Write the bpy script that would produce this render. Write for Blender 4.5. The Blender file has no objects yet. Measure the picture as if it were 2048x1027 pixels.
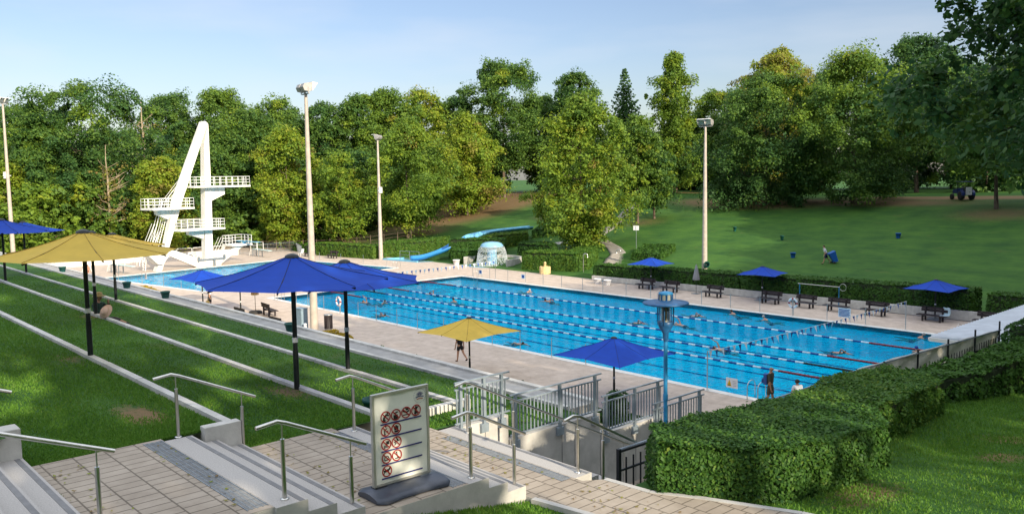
import bpy, math, random
import numpy as np
from mathutils import Vector, Matrix
sc = bpy.context.scene
COL = sc.collection
R = math.radians
rnd = random.Random(7)
# ---------------------------------------------------------------- camera
cam_d = bpy.data.cameras.new("camera"); cam = bpy.data.objects.new("camera", cam_d); COL.objects.link(cam)
cam_d.sensor_width = 36.0; cam_d.lens = 36.0 * 1703.39 / 2048; cam_d.clip_end = 3000; cam_d.clip_start = 0.1
PT, YW, RL = 9.51541853e-02, -8.36640104e-01, -1.48480536e-02
fw = Vector((math.sin(YW) * math.cos(PT), math.cos(YW) * math.cos(PT), -math.sin(PT)))
rt = Vector((math.cos(YW), -math.sin(YW), 0)); up = rt.cross(fw)
r2 = rt * math.cos(RL) + up * math.sin(RL); u2 = -rt * math.sin(RL) + up * math.cos(RL)
cam.matrix_world = Matrix(((r2.x, u2.x, -fw.x, 68.132), (r2.y, u2.y, -fw.y, -33.481), (r2.z, u2.z, -fw.z, 10.220), (0, 0, 0, 1)))
sc.camera = cam
sc.render.resolution_x, sc.render.resolution_y = 1024, 513
# ---------------------------------------------------------------- light
SKY_TINT = (.66, .625, .675, 1); SKY_FILL = (5.6, 5.9, 6.4, 1)
SUN_EL = R(21); SUN_AZ = math.atan2(0.992, -0.127)      # azimuth from +Y towards +X
sdir = Vector((math.sin(SUN_AZ) * math.cos(SUN_EL), math.cos(SUN_AZ) * math.cos(SUN_EL), math.sin(SUN_EL)))
sun_d = bpy.data.lights.new("sun", 'SUN'); sun_d.energy = 4.6; sun_d.angle = R(0.55); sun_d.color = (1.0, 0.87, 0.66)
sun = bpy.data.objects.new("sun", sun_d); COL.objects.link(sun); sun.location = (60, -20, 80)
sun.rotation_euler = sdir.to_track_quat('Z', 'Y').to_euler()
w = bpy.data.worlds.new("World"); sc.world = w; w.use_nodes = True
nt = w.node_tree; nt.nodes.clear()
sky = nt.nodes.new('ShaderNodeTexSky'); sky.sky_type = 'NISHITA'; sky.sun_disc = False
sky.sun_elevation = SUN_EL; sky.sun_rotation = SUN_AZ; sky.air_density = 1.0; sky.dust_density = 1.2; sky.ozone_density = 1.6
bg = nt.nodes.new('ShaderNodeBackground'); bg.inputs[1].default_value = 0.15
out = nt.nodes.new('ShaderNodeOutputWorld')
tc = nt.nodes.new('ShaderNodeTexCoord'); mp = nt.nodes.new('ShaderNodeMapping'); mp.inputs['Scale'].default_value = (1.2, 2.2, 9.0)
nz = nt.nodes.new('ShaderNodeTexNoise'); nz.inputs['Scale'].default_value = 1.7; nz.inputs['Detail'].default_value = 6
rmp = nt.nodes.new('ShaderNodeValToRGB'); rmp.color_ramp.elements[0].position = .48; rmp.color_ramp.elements[1].position = .78
rmp.color_ramp.elements[1].color = (.35, .35, .35, 1)
mx = nt.nodes.new('ShaderNodeMixRGB'); mx.inputs[2].default_value = (3.9, 4.0, 4.2, 1)
L = nt.links.new
L(tc.outputs['Generated'], mp.inputs[0]); L(mp.outputs[0], nz.inputs['Vector']); L(nz.outputs[0], rmp.inputs[0])
# unseen bright overhead sky added to lift ambient light, clear pale blue lower down
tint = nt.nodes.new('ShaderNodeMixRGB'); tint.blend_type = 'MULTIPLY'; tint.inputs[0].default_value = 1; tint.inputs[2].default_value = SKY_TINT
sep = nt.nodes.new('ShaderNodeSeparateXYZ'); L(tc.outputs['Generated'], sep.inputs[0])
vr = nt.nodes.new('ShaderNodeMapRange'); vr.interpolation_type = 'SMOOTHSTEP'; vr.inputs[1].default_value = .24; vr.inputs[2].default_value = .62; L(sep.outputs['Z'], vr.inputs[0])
sky_fill = nt.nodes.new('ShaderNodeMixRGB'); sky_fill.inputs[2].default_value = SKY_FILL
L(sky.outputs[0], tint.inputs[1]); L(rmp.outputs[0], mx.inputs[0]); L(tint.outputs[0], mx.inputs[1]); L(vr.outputs[0], sky_fill.inputs[0]); L(mx.outputs[0], sky_fill.inputs[1])
L(sky_fill.outputs[0], bg.inputs[0]); L(bg.outputs[0], out.inputs[0])
sc.view_settings.view_transform = 'Standard'; sc.view_settings.look = 'None'; sc.view_settings.gamma = 1
sc.view_settings.exposure = 0.62
sc.cycles.max_bounces = 7; sc.cycles.transparent_max_bounces = 12; sc.cycles.caustics_reflective = False; sc.cycles.caustics_refractive = False
# ---------------------------------------------------------------- materials
def newmat(n):
    m = bpy.data.materials.new(n); m.use_nodes = True; t = m.node_tree
    return m, t, t.nodes['Principled BSDF'], t.nodes['Material Output']
def node(t, k, **kw):
    n = t.nodes.new(k)
    for a, b in kw.items():
        if a.startswith('i_'): n.inputs[a[2:]].default_value = b
        else: setattr(n, a, b)
    return n
def M(name, col, rough=.6, metal=0., var=.12, scale=6., bump=0., bscale=40., spec=.4, world=False, col2=None, thr=(.4, .65), aniso=None):
    m, t, p, o = newmat(name)
    p.inputs['Roughness'].default_value = rough; p.inputs['Metallic'].default_value = metal
    p.inputs['Specular IOR Level'].default_value = spec
    if world: v = node(t, 'ShaderNodeNewGeometry').outputs['Position']
    else: v = node(t, 'ShaderNodeTexCoord').outputs['Object']
    if aniso:
        mpn = node(t, 'ShaderNodeMapping'); mpn.inputs['Scale'].default_value = aniso; t.links.new(v, mpn.inputs[0]); v = mpn.outputs[0]
    n = node(t, 'ShaderNodeTexNoise', i_Scale=scale, i_Detail=6.0, i_Roughness=.6); t.links.new(v, n.inputs['Vector'])
    r = node(t, 'ShaderNodeValToRGB'); e = r.color_ramp.elements
    c2 = col2 or tuple(min(1, c * (1 + var)) for c in col); c1 = col if col2 else tuple(c * (1 - var) for c in col)
    e[0].position, e[1].position = thr; e[0].color = (*c1, 1); e[1].color = (*c2, 1)
    t.links.new(n.outputs[0], r.inputs[0]); t.links.new(r.outputs[0], p.inputs['Base Color'])
    if bump:
        b = node(t, 'ShaderNodeBump', i_Strength=bump, i_Distance=.02); n2 = node(t, 'ShaderNodeTexNoise', i_Scale=bscale, i_Detail=5.0)
        t.links.new(v, n2.inputs['Vector']); t.links.new(n2.outputs[0], b.inputs['Height']); t.links.new(b.outputs[0], p.inputs['Normal'])
    return m
def fabric(name, col, tr=.35):
    m = M(name, col, .75, var=.06, scale=3, bump=.15, bscale=4)
    t = m.node_tree; p = t.nodes['Principled BSDF']; o = t.nodes['Material Output']
    tl = node(t, 'ShaderNodeBsdfTranslucent'); tl.inputs[0].default_value = (*col, 1)
    mix = node(t, 'ShaderNodeMixShader'); mix.inputs[0].default_value = tr
    t.links.new(p.outputs[0], mix.inputs[1]); t.links.new(tl.outputs[0], mix.inputs[2]); t.links.new(mix.outputs[0], o.inputs[0])
    return m
def leafmat(name, stops, tr=.38):
    m, t, p, o = newmat(name)
    a = node(t, 'ShaderNodeAttribute', attribute_name='hue')
    r = node(t, 'ShaderNodeValToRGB'); els = r.color_ramp.elements
    els[0].position, els[0].color = stops[0][0], (*stops[0][1], 1); els[1].position, els[1].color = stops[-1][0], (*stops[-1][1], 1)
    for s in stops[1:-1]:
        e = els.new(s[0]); e.color = (*s[1], 1)
    t.links.new(a.outputs['Fac'], r.inputs[0]); t.links.new(r.outputs[0], p.inputs['Base Color'])
    p.inputs['Roughness'].default_value = .55; p.inputs['Specular IOR Level'].default_value = .25
    tl = node(t, 'ShaderNodeBsdfTranslucent'); t.links.new(r.outputs[0], tl.inputs[0])
    mix = node(t, 'ShaderNodeMixShader'); mix.inputs[0].default_value = tr
    t.links.new(p.outputs[0], mix.inputs[1]); t.links.new(tl.outputs[0], mix.inputs[2]); t.links.new(mix.outputs[0], o.inputs[0])
    return m
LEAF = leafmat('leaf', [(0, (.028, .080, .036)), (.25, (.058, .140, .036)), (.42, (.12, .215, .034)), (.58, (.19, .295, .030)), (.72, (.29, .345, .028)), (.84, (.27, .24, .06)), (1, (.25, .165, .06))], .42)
HLEAF = leafmat('hedge_leaf', [(0, (.026, .085, .020)), (.5, (.075, .175, .024)), (1, (.20, .265, .03))], .36)
def grassmat(name, dirt=True):
    m, t, p, o = newmat(name)
    g = node(t, 'ShaderNodeNewGeometry')
    n1 = node(t, 'ShaderNodeTexNoise', i_Scale=.35, i_Detail=7.0, i_Roughness=.65); n2 = node(t, 'ShaderNodeTexNoise', i_Scale=9.0, i_Detail=5.0, i_Roughness=.7)
    mpn = node(t, 'ShaderNodeMapping'); mpn.inputs['Scale'].default_value = (.35, 2.2, 1); mpn.inputs['Rotation'].default_value = (0, 0, R(12))
    n3 = node(t, 'ShaderNodeTexNoise', i_Scale=.8, i_Detail=4.0)
    for n in (n1, n2): t.links.new(g.outputs['Position'], n.inputs['Vector'])
    t.links.new(g.outputs['Position'], mpn.inputs[0]); t.links.new(mpn.outputs[0], n3.inputs['Vector'])
    r1 = node(t, 'ShaderNodeValToRGB'); e = r1.color_ramp.elements
    e[0].position, e[0].color = .3, (.024, .080, .018, 1); e[1].position, e[1].color = .72, (.064, .150, .024, 1)
    ad = node(t, 'ShaderNodeMath', operation='ADD'); ad2 = node(t, 'ShaderNodeMath', operation='MULTIPLY_ADD'); ad2.inputs[1].default_value = .45
    t.links.new(n2.outputs[0], ad2.inputs[0]); t.links.new(n1.outputs[0], ad2.inputs[2])
    ad3 = node(t, 'ShaderNodeMath', operation='MULTIPLY_ADD'); ad3.inputs[1].default_value = .4; t.links.new(n3.outputs[0], ad3.inputs[0]); t.links.new(ad2.outputs[0], ad3.inputs[2])
    sb = node(t, 'ShaderNodeMath', operation='SUBTRACT'); sb.inputs[1].default_value = .42; t.links.new(ad3.outputs[0], sb.inputs[0])
    t.links.new(sb.outputs[0], r1.inputs[0])
    n4 = node(t, 'ShaderNodeTexNoise', i_Scale=.55, i_Detail=8.0, i_Roughness=.72); t.links.new(g.outputs['Position'], n4.inputs['Vector'])
    r4 = node(t, 'ShaderNodeValToRGB'); r4.color_ramp.elements[0].position = .60; r4.color_ramp.elements[1].position = .74
    r4.color_ramp.elements[1].color = (.55, .55, .55, 1)
    t.links.new(n4.outputs[0], r4.inputs[0])
    mixd = node(t, 'ShaderNodeMixRGB'); mixd.inputs[2].default_value = (.13, .115, .045, 1)
    t.links.new(r4.outputs[0], mixd.inputs[0]); t.links.new(r1.outputs[0], mixd.inputs[1])
    last = mixd.outputs[0]
    if dirt:
        a = node(t, 'ShaderNodeAttribute', attribute_name='dirt')
        am = node(t, 'ShaderNodeMath', operation='ADD'); t.links.new(a.outputs['Fac'], am.inputs[0]); t.links.new(n2.outputs[0], am.inputs[1])
        rr = node(t, 'ShaderNodeValToRGB'); rr.color_ramp.elements[0].position = .72; rr.color_ramp.elements[1].position = 1.0
        t.links.new(am.outputs[0], rr.inputs[0])
        md = node(t, 'ShaderNodeMixRGB'); md.inputs[2].default_value = (.20, .135, .07, 1)
        t.links.new(rr.outputs[0], md.inputs[0]); t.links.new(last, md.inputs[1]); last = md.outputs[0]
    t.links.new(last, p.inputs['Base Color']); p.inputs['Roughness'].default_value = .8; p.inputs['Specular IOR Level'].default_value = .15
    b = node(t, 'ShaderNodeBump', i_Strength=.7, i_Distance=.06); nb = node(t, 'ShaderNodeTexNoise', i_Scale=22.0, i_Detail=5.0, i_Roughness=.7)
    t.links.new(g.outputs['Position'], nb.inputs['Vector']); t.links.new(nb.outputs[0], b.inputs['Height']); t.links.new(b.outputs[0], p.inputs['Normal'])
    return m
GRASS = grassmat('grass_ground')
def pavermat(name, c1, c2, cm, bw, bh, mortar=.012, off=.5, rot=0., sunny=.0):
    m, t, p, o = newmat(name)
    g = node(t, 'ShaderNodeNewGeometry'); mpn = node(t, 'ShaderNodeMapping'); mpn.inputs['Rotation'].default_value = (0, 0, rot)
    t.links.new(g.outputs['Position'], mpn.inputs[0])
    b = node(t, 'ShaderNodeTexBrick', offset=off); b.inputs['Scale'].default_value = 1; b.inputs['Mortar Size'].default_value = mortar
    b.inputs['Brick Width'].default_value = bw; b.inputs['Row Height'].default_value = bh; b.inputs['Mortar Smooth'].default_value = .3; b.inputs['Bias'].default_value = -.2
    b.inputs['Color1'].default_value = (*c1, 1); b.inputs['Color2'].default_value = (*c2, 1); b.inputs['Mortar'].default_value = (*cm, 1)
    t.links.new(mpn.outputs[0], b.inputs['Vector'])
    n = node(t, 'ShaderNodeTexNoise', i_Scale=1.3, i_Detail=8.0, i_Roughness=.7); t.links.new(g.outputs['Position'], n.inputs['Vector'])
    r = node(t, 'ShaderNodeValToRGB'); r.color_ramp.elements[0].position = .3; r.color_ramp.elements[1].position = .7
    r.color_ramp.elements[0].color = (.72, .70, .68, 1); r.color_ramp.elements[1].color = (1.08, 1.08, 1.08, 1)
    t.links.new(n.outputs[0], r.inputs[0])
    mu = node(t, 'ShaderNodeMixRGB', blend_type='MULTIPLY'); mu.inputs[0].default_value = 1
    t.links.new(b.outputs[0], mu.inputs[1]); t.links.new(r.outputs[0], mu.inputs[2]); t.links.new(mu.outputs[0], p.inputs['Base Color'])
    bm = node(t, 'ShaderNodeBump', i_Strength=.5, i_Distance=.01, invert=True); t.links.new(b.outputs['Fac'], bm.inputs['Height']); t.links.new(bm.outputs[0], p.inputs['Normal'])
    p.inputs['Roughness'].default_value = .8; p.inputs['Specular IOR Level'].default_value = .25
    return m
PAVER = pavermat('paving_stone', (.40, .345, .285), (.355, .305, .25), (.17, .145, .115), .2, .4)
DECK = pavermat('deck_slab', (.58, .485, .41), (.56, .465, .39), (.47, .39, .33), .62, .62, .012, .5)
TREAD = M('granite_tread', (.41, .39, .37), .75, var=.16, scale=60, bump=.15, bscale=150, world=True, thr=(.35, .65))
STRIP = M('dark_inlay', (.19, .19, .195), .7, world=True)
CONC = M('concrete', (.46, .45, .43), .85, var=.14, scale=2.2, bump=.12, bscale=30, world=True)
CONCW = M('pale_concrete', (.54, .53, .50), .85, var=.13, scale=2.5, bump=.12, bscale=40, world=True)
WHITE = M('white_concrete', (.62, .59, .53), .7, scale=2.2, bump=.06, bscale=20, col2=(.82, .80, .75), thr=(.28, .55), aniso=(1.6, 1.6, .16))
WPAINT = M('white_paint', (.82, .82, .80), .45, var=.04)
COPE = M('pool_coping', (.74, .72, .68), .6, var=.08, scale=3, world=True)
STEEL = M('stainless_steel', (.62, .61, .58), .28, 1., var=.08, scale=12)
DSTEEL = M('grey_metal', (.27, .325, .375), .5, .35, var=.1, scale=6)
GALV = M('galvanised', (.25, .285, .32), .5, .6, var=.15, scale=14)
BLACKM = M('black_metal', (.020, .022, .028), .5, .2, var=.2)
POSTM = M('dark_post', (.022, .026, .028), .4, .3, var=.25, scale=9)
POLEM = M('lamp_pole_paint', (.46, .40, .35), .6, var=.12, scale=3)
LAMPBOX = M('lamp_housing', (.36, .35, .34), .5, .3, var=.1)
GLASS = M('lamp_glass', (.30, .36, .40), .12, .6, var=.1)
WOODD = M('dark_bench_wood', (.036, .027, .030), .7, var=.35, scale=9, bump=.2, bscale=30, aniso=(1, 8, 8))
BARK = M('bark', (.115, .085, .062), .9, var=.4, scale=5, bump=.8, bscale=14, aniso=(1, 1, .35))
BARKP = M('pine_bark', (.33, .17, .085), .9, var=.35, scale=4, bump=.8, bscale=14, aniso=(1, 1, .35))
BARKG = M('pale_dead_wood', (.34, .27, .19), .9, var=.3, scale=5, bump=.6, bscale=14, aniso=(1, 1, .35))
SANDST = M('sandstone', (.62, .48, .25), .85, var=.16, scale=7, bump=.2, bscale=40)
PATHC = M('path_concrete', (.34, .335, .325), .9, var=.14, scale=2.5, world=True)
SEAM = M('canopy_seam', (.01, .02, .09), .8)
SEAMY = M('canopy_seam_ochre', (.32, .20, .03), .8)
BLUEF = fabric('blue_canvas', (.002, .065, .52), .30)
YELF = fabric('yellow_canvas', (.80, .55, .09), .35)
BEIGEF = fabric('beige_canvas', (.58, .44, .27), .25)
GREYF = fabric('grey_canvas', (.36, .36, .38), .25)
BLUEP = M('blue_paint', (.025, .22, .46), .42, var=.12, scale=8)
BLUEPD = M('blue_paint_dark', (.018, .10, .25), .4, var=.25, scale=7)
CLEARP = M('lamp_plastic', (.42, .42, .34), .25, var=.15, scale=14)
SLIDEB = M('slide_blue', (.16, .46, .68), .32, var=.1, scale=1.5)
SLIDED = M('slide_deep_blue', (.035, .24, .60), .3, var=.1, scale=1.5)
FOUNTB = M('fountain_blue', (.22, .46, .68), .3, var=.1, scale=2)
PLBLUE = M('blue_plastic', (.012, .10, .40), .45, var=.1)
PLGREEN = M('green_plastic', (.010, .085, .075), .45, var=.15)
PLWHITE = M('white_plastic', (.74, .75, .78), .45, var=.05)
RED = M('red_paint', (.36, .015, .012), .45, var=.05)
REDF = M('red_float', (.26, .012, .02), .5, var=.1)
BLUEFL = M('blue_float', (.006, .06, .27), .45, var=.1)
WHITEFL = M('white_float', (.62, .70, .74), .45, var=.05)
BLACKFL = M('black_float', (.012, .012, .018), .5)
INK = M('black_ink', (.02, .02, .02), .6)
NAVY = M('navy_ink', (.025, .03, .17), .6)
GREYINK = M('grey_ink', (.30, .32, .36), .6)
YELP = M('yellow_paint', (.72, .46, .02), .5)
CREAMP = M('poster_film', (.78, .79, .72), .30, var=.06, scale=3, bump=.5, bscale=2.2)
RUBBER = M('rubber', (.03, .03, .032), .8)
SKIN = M('skin', (.46, .25, .165), .6, var=.06)
SKIN2 = M('tanned_skin', (.36, .18, .11), .6, var=.06)
HAIRD = M('dark_hair', (.03, .02, .014), .7)
HAIRG = M('grey_hair', (.40, .38, .35), .7)
TARP = M('tarpaulin', (.80, .77, .69), .7, var=.1, scale=2, bump=.6, bscale=5)
ROOFM = M('white_roof_sheet', (.70, .74, .80), .5, var=.08, scale=1.5)
WALLM = M('render_wall', (.55, .52, .47), .85)
STRAW = M('straw', (.48, .36, .18), .8, var=.15, scale=20)
FLOWERM = leafmat('flower', [(0, (.07, .11, .015)), (.5, (.36, .26, .02)), (1, (.55, .36, .02))], .3)
def cloth(n, c): return M(n, c, .85, var=.1, scale=9)
CL_BLACK, CL_WHITE, CL_OLIVE, CL_NAVY, CL_DARK = cloth('black_cloth', (.014, .015, .02)), cloth('white_cloth', (.70, .72, .76)), cloth('olive_cloth', (.05, .055, .04)), cloth('navy_cloth', (.014, .022, .07)), cloth('charcoal_cloth', (.05, .045, .045))
CL_ORANGE, CL_GREENC, CL_BLUE, CL_RED = cloth('yellow_cloth', (.60, .40, .12)), cloth('dark_green_cloth', (.02, .05, .04)), cloth('blue_cloth', (.03, .09, .30)), cloth('red_cloth', (.20, .03, .02))
# water
def watermat():
    m, t, p, o = newmat('pool_water_surface')
    g = node(t, 'ShaderNodeNewGeometry'); rot = node(t, 'ShaderNodeMapping'); rot.inputs['Rotation'].default_value = (0, 0, R(-47.9)); t.links.new(g.outputs['Position'], rot.inputs[0])
    mp2 = node(t, 'ShaderNodeMapping'); mp2.inputs['Scale'].default_value = (.42, .62, 1); t.links.new(rot.outputs[0], mp2.inputs[0])
    mpn = node(t, 'ShaderNodeMapping'); mpn.inputs['Scale'].default_value = (.8, 1.3, 1); mpn.inputs['Rotation'].default_value = (0, 0, R(14)); t.links.new(rot.outputs[0], mpn.inputs[0])
    a = node(t, 'ShaderNodeTexNoise', i_Scale=1.35, i_Detail=3.0, i_Distortion=.8); b = node(t, 'ShaderNodeTexNoise', i_Scale=3.0, i_Detail=2.0, i_Distortion=.5)
    t.links.new(mp2.outputs[0], a.inputs['Vector']); t.links.new(mpn.outputs[0], b.inputs['Vector'])
    ad = node(t, 'ShaderNodeMath', operation='MULTIPLY_ADD'); ad.inputs[1].default_value = .30; t.links.new(b.outputs[0], ad.inputs[0]); t.links.new(a.outputs[0], ad.inputs[2])
    bm = node(t, 'ShaderNodeBump', i_Strength=1.0, i_Distance=.55); t.links.new(ad.outputs[0], bm.inputs['Height'])
    p.inputs['Base Color'].default_value = (.001, .27, .55, 1); p.inputs['Roughness'].default_value = .04; p.inputs['IOR'].default_value = 1.33
    p.inputs['Specular IOR Level'].default_value = .12
    t.links.new(bm.outputs[0], p.inputs['Normal'])
    tr = node(t, 'ShaderNodeBsdfTransparent'); tr.inputs[0].default_value = (.11, .88, 1.0, 1)
    lw = node(t, 'ShaderNodeFresnel', i_IOR=1.33); t.links.new(bm.outputs[0], lw.inputs['Normal'])
    fm = node(t, 'ShaderNodeMath', operation='MULTIPLY_ADD'); fm.inputs[1].default_value = 1.25; fm.inputs[2].default_value = -.04; fm.use_clamp = True
    t.links.new(lw.outputs[0], fm.inputs[0])
    mix = node(t, 'ShaderNodeMixShader'); t.links.new(fm.outputs[0], mix.inputs[0]); t.links.new(tr.outputs[0], mix.inputs[1]); t.links.new(p.outputs[0], mix.inputs[2])
    t.links.new(mix.outputs[0], o.inputs[0])
    return m
WATER = watermat()
TILE = M('pool_tile', (.33, .87, .96), .4, var=.08, scale=1.5, world=True)
TILED = M('pool_lane_tile', (.008, .05, .20), .4, world=True)
def fallmat():
    m, t, p, o = newmat('falling_water')
    p.inputs['Base Color'].default_value = (.86, .93, .97, 1); p.inputs['Roughness'].default_value = .15
    tr = node(t, 'ShaderNodeBsdfTransparent'); mix = node(t, 'ShaderNodeMixShader'); mix.inputs[0].default_value = .45
    t.links.new(tr.outputs[0], mix.inputs[1]); t.links.new(p.outputs[0], mix.inputs[2]); t.links.new(mix.outputs[0], o.inputs[0])
    return m
FALL = fallmat()
FALLS = FALL.copy(); FALLS.name = 'water_film'; [setattr(n_.inputs[0], 'default_value', .16) for n_ in FALLS.node_tree.nodes if n_.type == 'MIX_SHADER']
SHALLOW = M('wet_basin', (.24, .52, .66), .08, var=.1, scale=2, world=True)
# ---------------------------------------------------------------- mesh helpers
class MB:
    def __init__(s): s.v = []; s.f = []; s.m = []; s.s = []
    def add(s, vs, fs, mi=0, sm=False):
        o = len(s.v); s.v += [tuple(v) for v in vs]
        for f in fs: s.f.append(tuple(i + o for i in f)); s.m.append(mi); s.s.append(sm)
        return s
    def bx(s, x0, x1, y0, y1, z0, z1, mi=0):
        v = [(x0, y0, z0), (x1, y0, z0), (x1, y1, z0), (x0, y1, z0), (x0, y0, z1), (x1, y0, z1), (x1, y1, z1), (x0, y1, z1)]
        return s.add(v, [(0, 3, 2, 1), (4, 5, 6, 7), (0, 1, 5, 4), (1, 2, 6, 5), (2, 3, 7, 6), (3, 0, 4, 7)], mi)
    def prism(s, poly, z0, z1, mi=0, side=None):
        n = len(poly); v = [(x, y, z0) for x, y in poly] + [(x, y, z1) for x, y in poly]
        s.add(v, [tuple(range(n, 2 * n)), tuple(reversed(range(n)))], mi)
        return s.add(v, [(i, (i + 1) % n, n + (i + 1) % n, n + i) for i in range(n)], mi if side is None else side)
    def plate(s, pts3, d, mi=0):        # polygon in space, extruded along vector d
        n = len(pts3); d = Vector(d); v = [Vector(p) for p in pts3] + [Vector(p) + d for p in pts3]
        return s.add(v, [tuple(range(n - 1, -1, -1)), tuple(range(n, 2 * n))] + [(i, (i + 1) % n, n + (i + 1) % n, n + i) for i in range(n)], mi)
    def tube(s, pts, r, n=8, mi=0, caps=True):
        pts = [Vector(p) for p in pts]; rs = r if isinstance(r, (list, tuple)) else [r] * len(pts)
        vs = []; prev = None
        for i, p in enumerate(pts):
            d = (pts[min(i + 1, len(pts) - 1)] - pts[max(i - 1, 0)]).normalized()
            if prev is None:
                a = Vector((0, 0, 1)) if abs(d.z) < .9 else Vector((1, 0, 0)); x = d.cross(a).normalized()
            else: x = (prev - d * prev.dot(d)).normalized()
            prev = x; y = d.cross(x)
            for k in range(n):
                an = 2 * math.pi * k / n; vs.append(p + (x * math.cos(an) + y * math.sin(an)) * rs[i])
        fs = [(i * n + k, i * n + (k + 1) % n, (i + 1) * n + (k + 1) % n, (i + 1) * n + k) for i in range(len(pts) - 1) for k in range(n)]
        s.add(vs, fs, mi, True)
        if caps:
            m = (len(pts) - 1) * n; s.add(vs[:n], [tuple(reversed(range(n)))], mi); s.add(vs[m:], [tuple(range(n))], mi)
        return s
    def lathe(s, prof, n=20, c=(0, 0, 0), mi=0, sm=True):
        vs = [(c[0] + r * math.cos(2 * math.pi * k / n), c[1] + r * math.sin(2 * math.pi * k / n), c[2] + z) for r, z in prof for k in range(n)]
        fs = [(i * n + k, i * n + (k + 1) % n, (i + 1) * n + (k + 1) % n, (i + 1) * n + k) for i in range(len(prof) - 1) for k in range(n)]
        s.add(vs, fs, mi, sm)
        if prof[0][0] > 1e-4: s.add(vs[:n], [tuple(reversed(range(n)))], mi)
        if prof[-1][0] > 1e-4: s.add(vs[-n:], [tuple(range(n))], mi)
        return s
    def beam(s, p, q, a, b, mi=0, upv=(0, 0, 1)):      # rectangular bar, a = width (sideways), b = height
        p, q = Vector(p), Vector(q); d = (q - p).normalized(); x = d.cross(Vector(upv))
        if x.length < 1e-3: x = d.cross(Vector((0, 1, 0)))
        x.normalize(); y = x.cross(d); x *= a / 2; y *= b / 2
        v = [p - x - y, p + x - y, p + x + y, p - x + y, q - x - y, q + x - y, q + x + y, q - x + y]
        return s.add(v, [(0, 1, 2, 3), (7, 6, 5, 4), (0, 4, 5, 1), (1, 5, 6, 2), (2, 6, 7, 3), (3, 7, 4, 0)], mi)
    def ball(s, c, r, n=10, mi=0, sc=(1, 1, 1)):
        prof = [(math.sin(math.pi * i / (n // 2 + 1)) * r, -math.cos(math.pi * i / (n // 2 + 1)) * r * sc[2]) for i in range(n // 2 + 2)]
        prof[0] = (1e-5, prof[0][1]); prof[-1] = (1e-5, prof[-1][1])
        o = len(s.v); s.lathe(prof, n, c, mi)
        return s
    def build(s, name, mats, parent=None, loc=None, bevel=0):
        me = bpy.data.meshes.new(name); me.from_pydata(s.v, [], s.f)
        for m in (mats if isinstance(mats, (list, tuple)) else [mats]): me.materials.append(m)
        me.polygons.foreach_set('material_index', s.m); me.polygons.foreach_set('use_smooth', s.s); me.update()
        o = bpy.data.objects.new(name, me); COL.objects.link(o)
        if parent is not None: o.parent = parent
        if loc is not None: o.location = loc
        if bevel:
            b = o.modifiers.new('bevel', 'BEVEL'); b.width = bevel; b.segments = 2; b.limit_method = 'ANGLE'
        return o
def raw(name, v, f, mat, attr=None, parent=None, loc=None, sm=False):      # numpy mesh of equal-size faces
    me = bpy.data.meshes.new(name); v = np.asarray(v, np.float32); f = np.asarray(f, np.int32); k = f.shape[1]
    me.vertices.add(len(v)); me.vertices.foreach_set('co', v.ravel()); me.loops.add(f.size); me.loops.foreach_set('vertex_index', f.ravel())
    me.polygons.add(len(f)); me.polygons.foreach_set('loop_start', np.arange(0, f.size, k, dtype=np.int32)); me.polygons.foreach_set('loop_total', np.full(len(f), k, np.int32))
    if sm: me.polygons.foreach_set('use_smooth', np.ones(len(f), bool))
    for m in (mat if isinstance(mat, (list, tuple)) else [mat]): me.materials.append(m)
    if attr:
        for n, (dom, val) in attr.items():
            a = me.attributes.new(n, 'FLOAT', dom); a.data.foreach_set('value', np.asarray(val, np.float32))
    me.update(calc_edges=True)
    o = bpy.data.objects.new(name, me); COL.objects.link(o)
    if parent is not None: o.parent = parent
    if loc is not None: o.location = loc
    return o
def tag(o, label=None, cat=None, group=None, kind=None):
    if label: o['label'] = label
    if cat: o['category'] = cat
    if group: o['group'] = group
    if kind: o['kind'] = kind
    return o
def thing(name, label, cat, loc=(0, 0, 0), rz=0., group=None):
    o = bpy.data.objects.new(name, None); COL.objects.link(o); o.location = loc; o.rotation_euler = (0, 0, rz); o.empty_display_size = .2
    return tag(o, label, cat, group)
def copy_tree(o, parent=None):
    c = o.copy(); COL.objects.link(c)
    if parent is not None: c.parent = parent
    for ch in [x for x in bpy.data.objects if x.parent == o]: copy_tree(ch, c)
    return c
def dup(o, loc, rz=0., label=None, group=None, scale=None):
    c = copy_tree(o); c.location = loc; c.rotation_euler = (0, 0, rz)
    if label: c['label'] = label
    if group: c['group'] = group
    if scale: c.scale = scale if isinstance(scale, tuple) else (scale,) * 3
    return c
def part(mesh_obj, name, parent, loc, rot=(0, 0, 0)):
    c = bpy.data.objects.new(name, mesh_obj.data); COL.objects.link(c); c.parent = parent; c.location = loc; c.rotation_euler = rot
    return c
STRUCT = 'structure'
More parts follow.
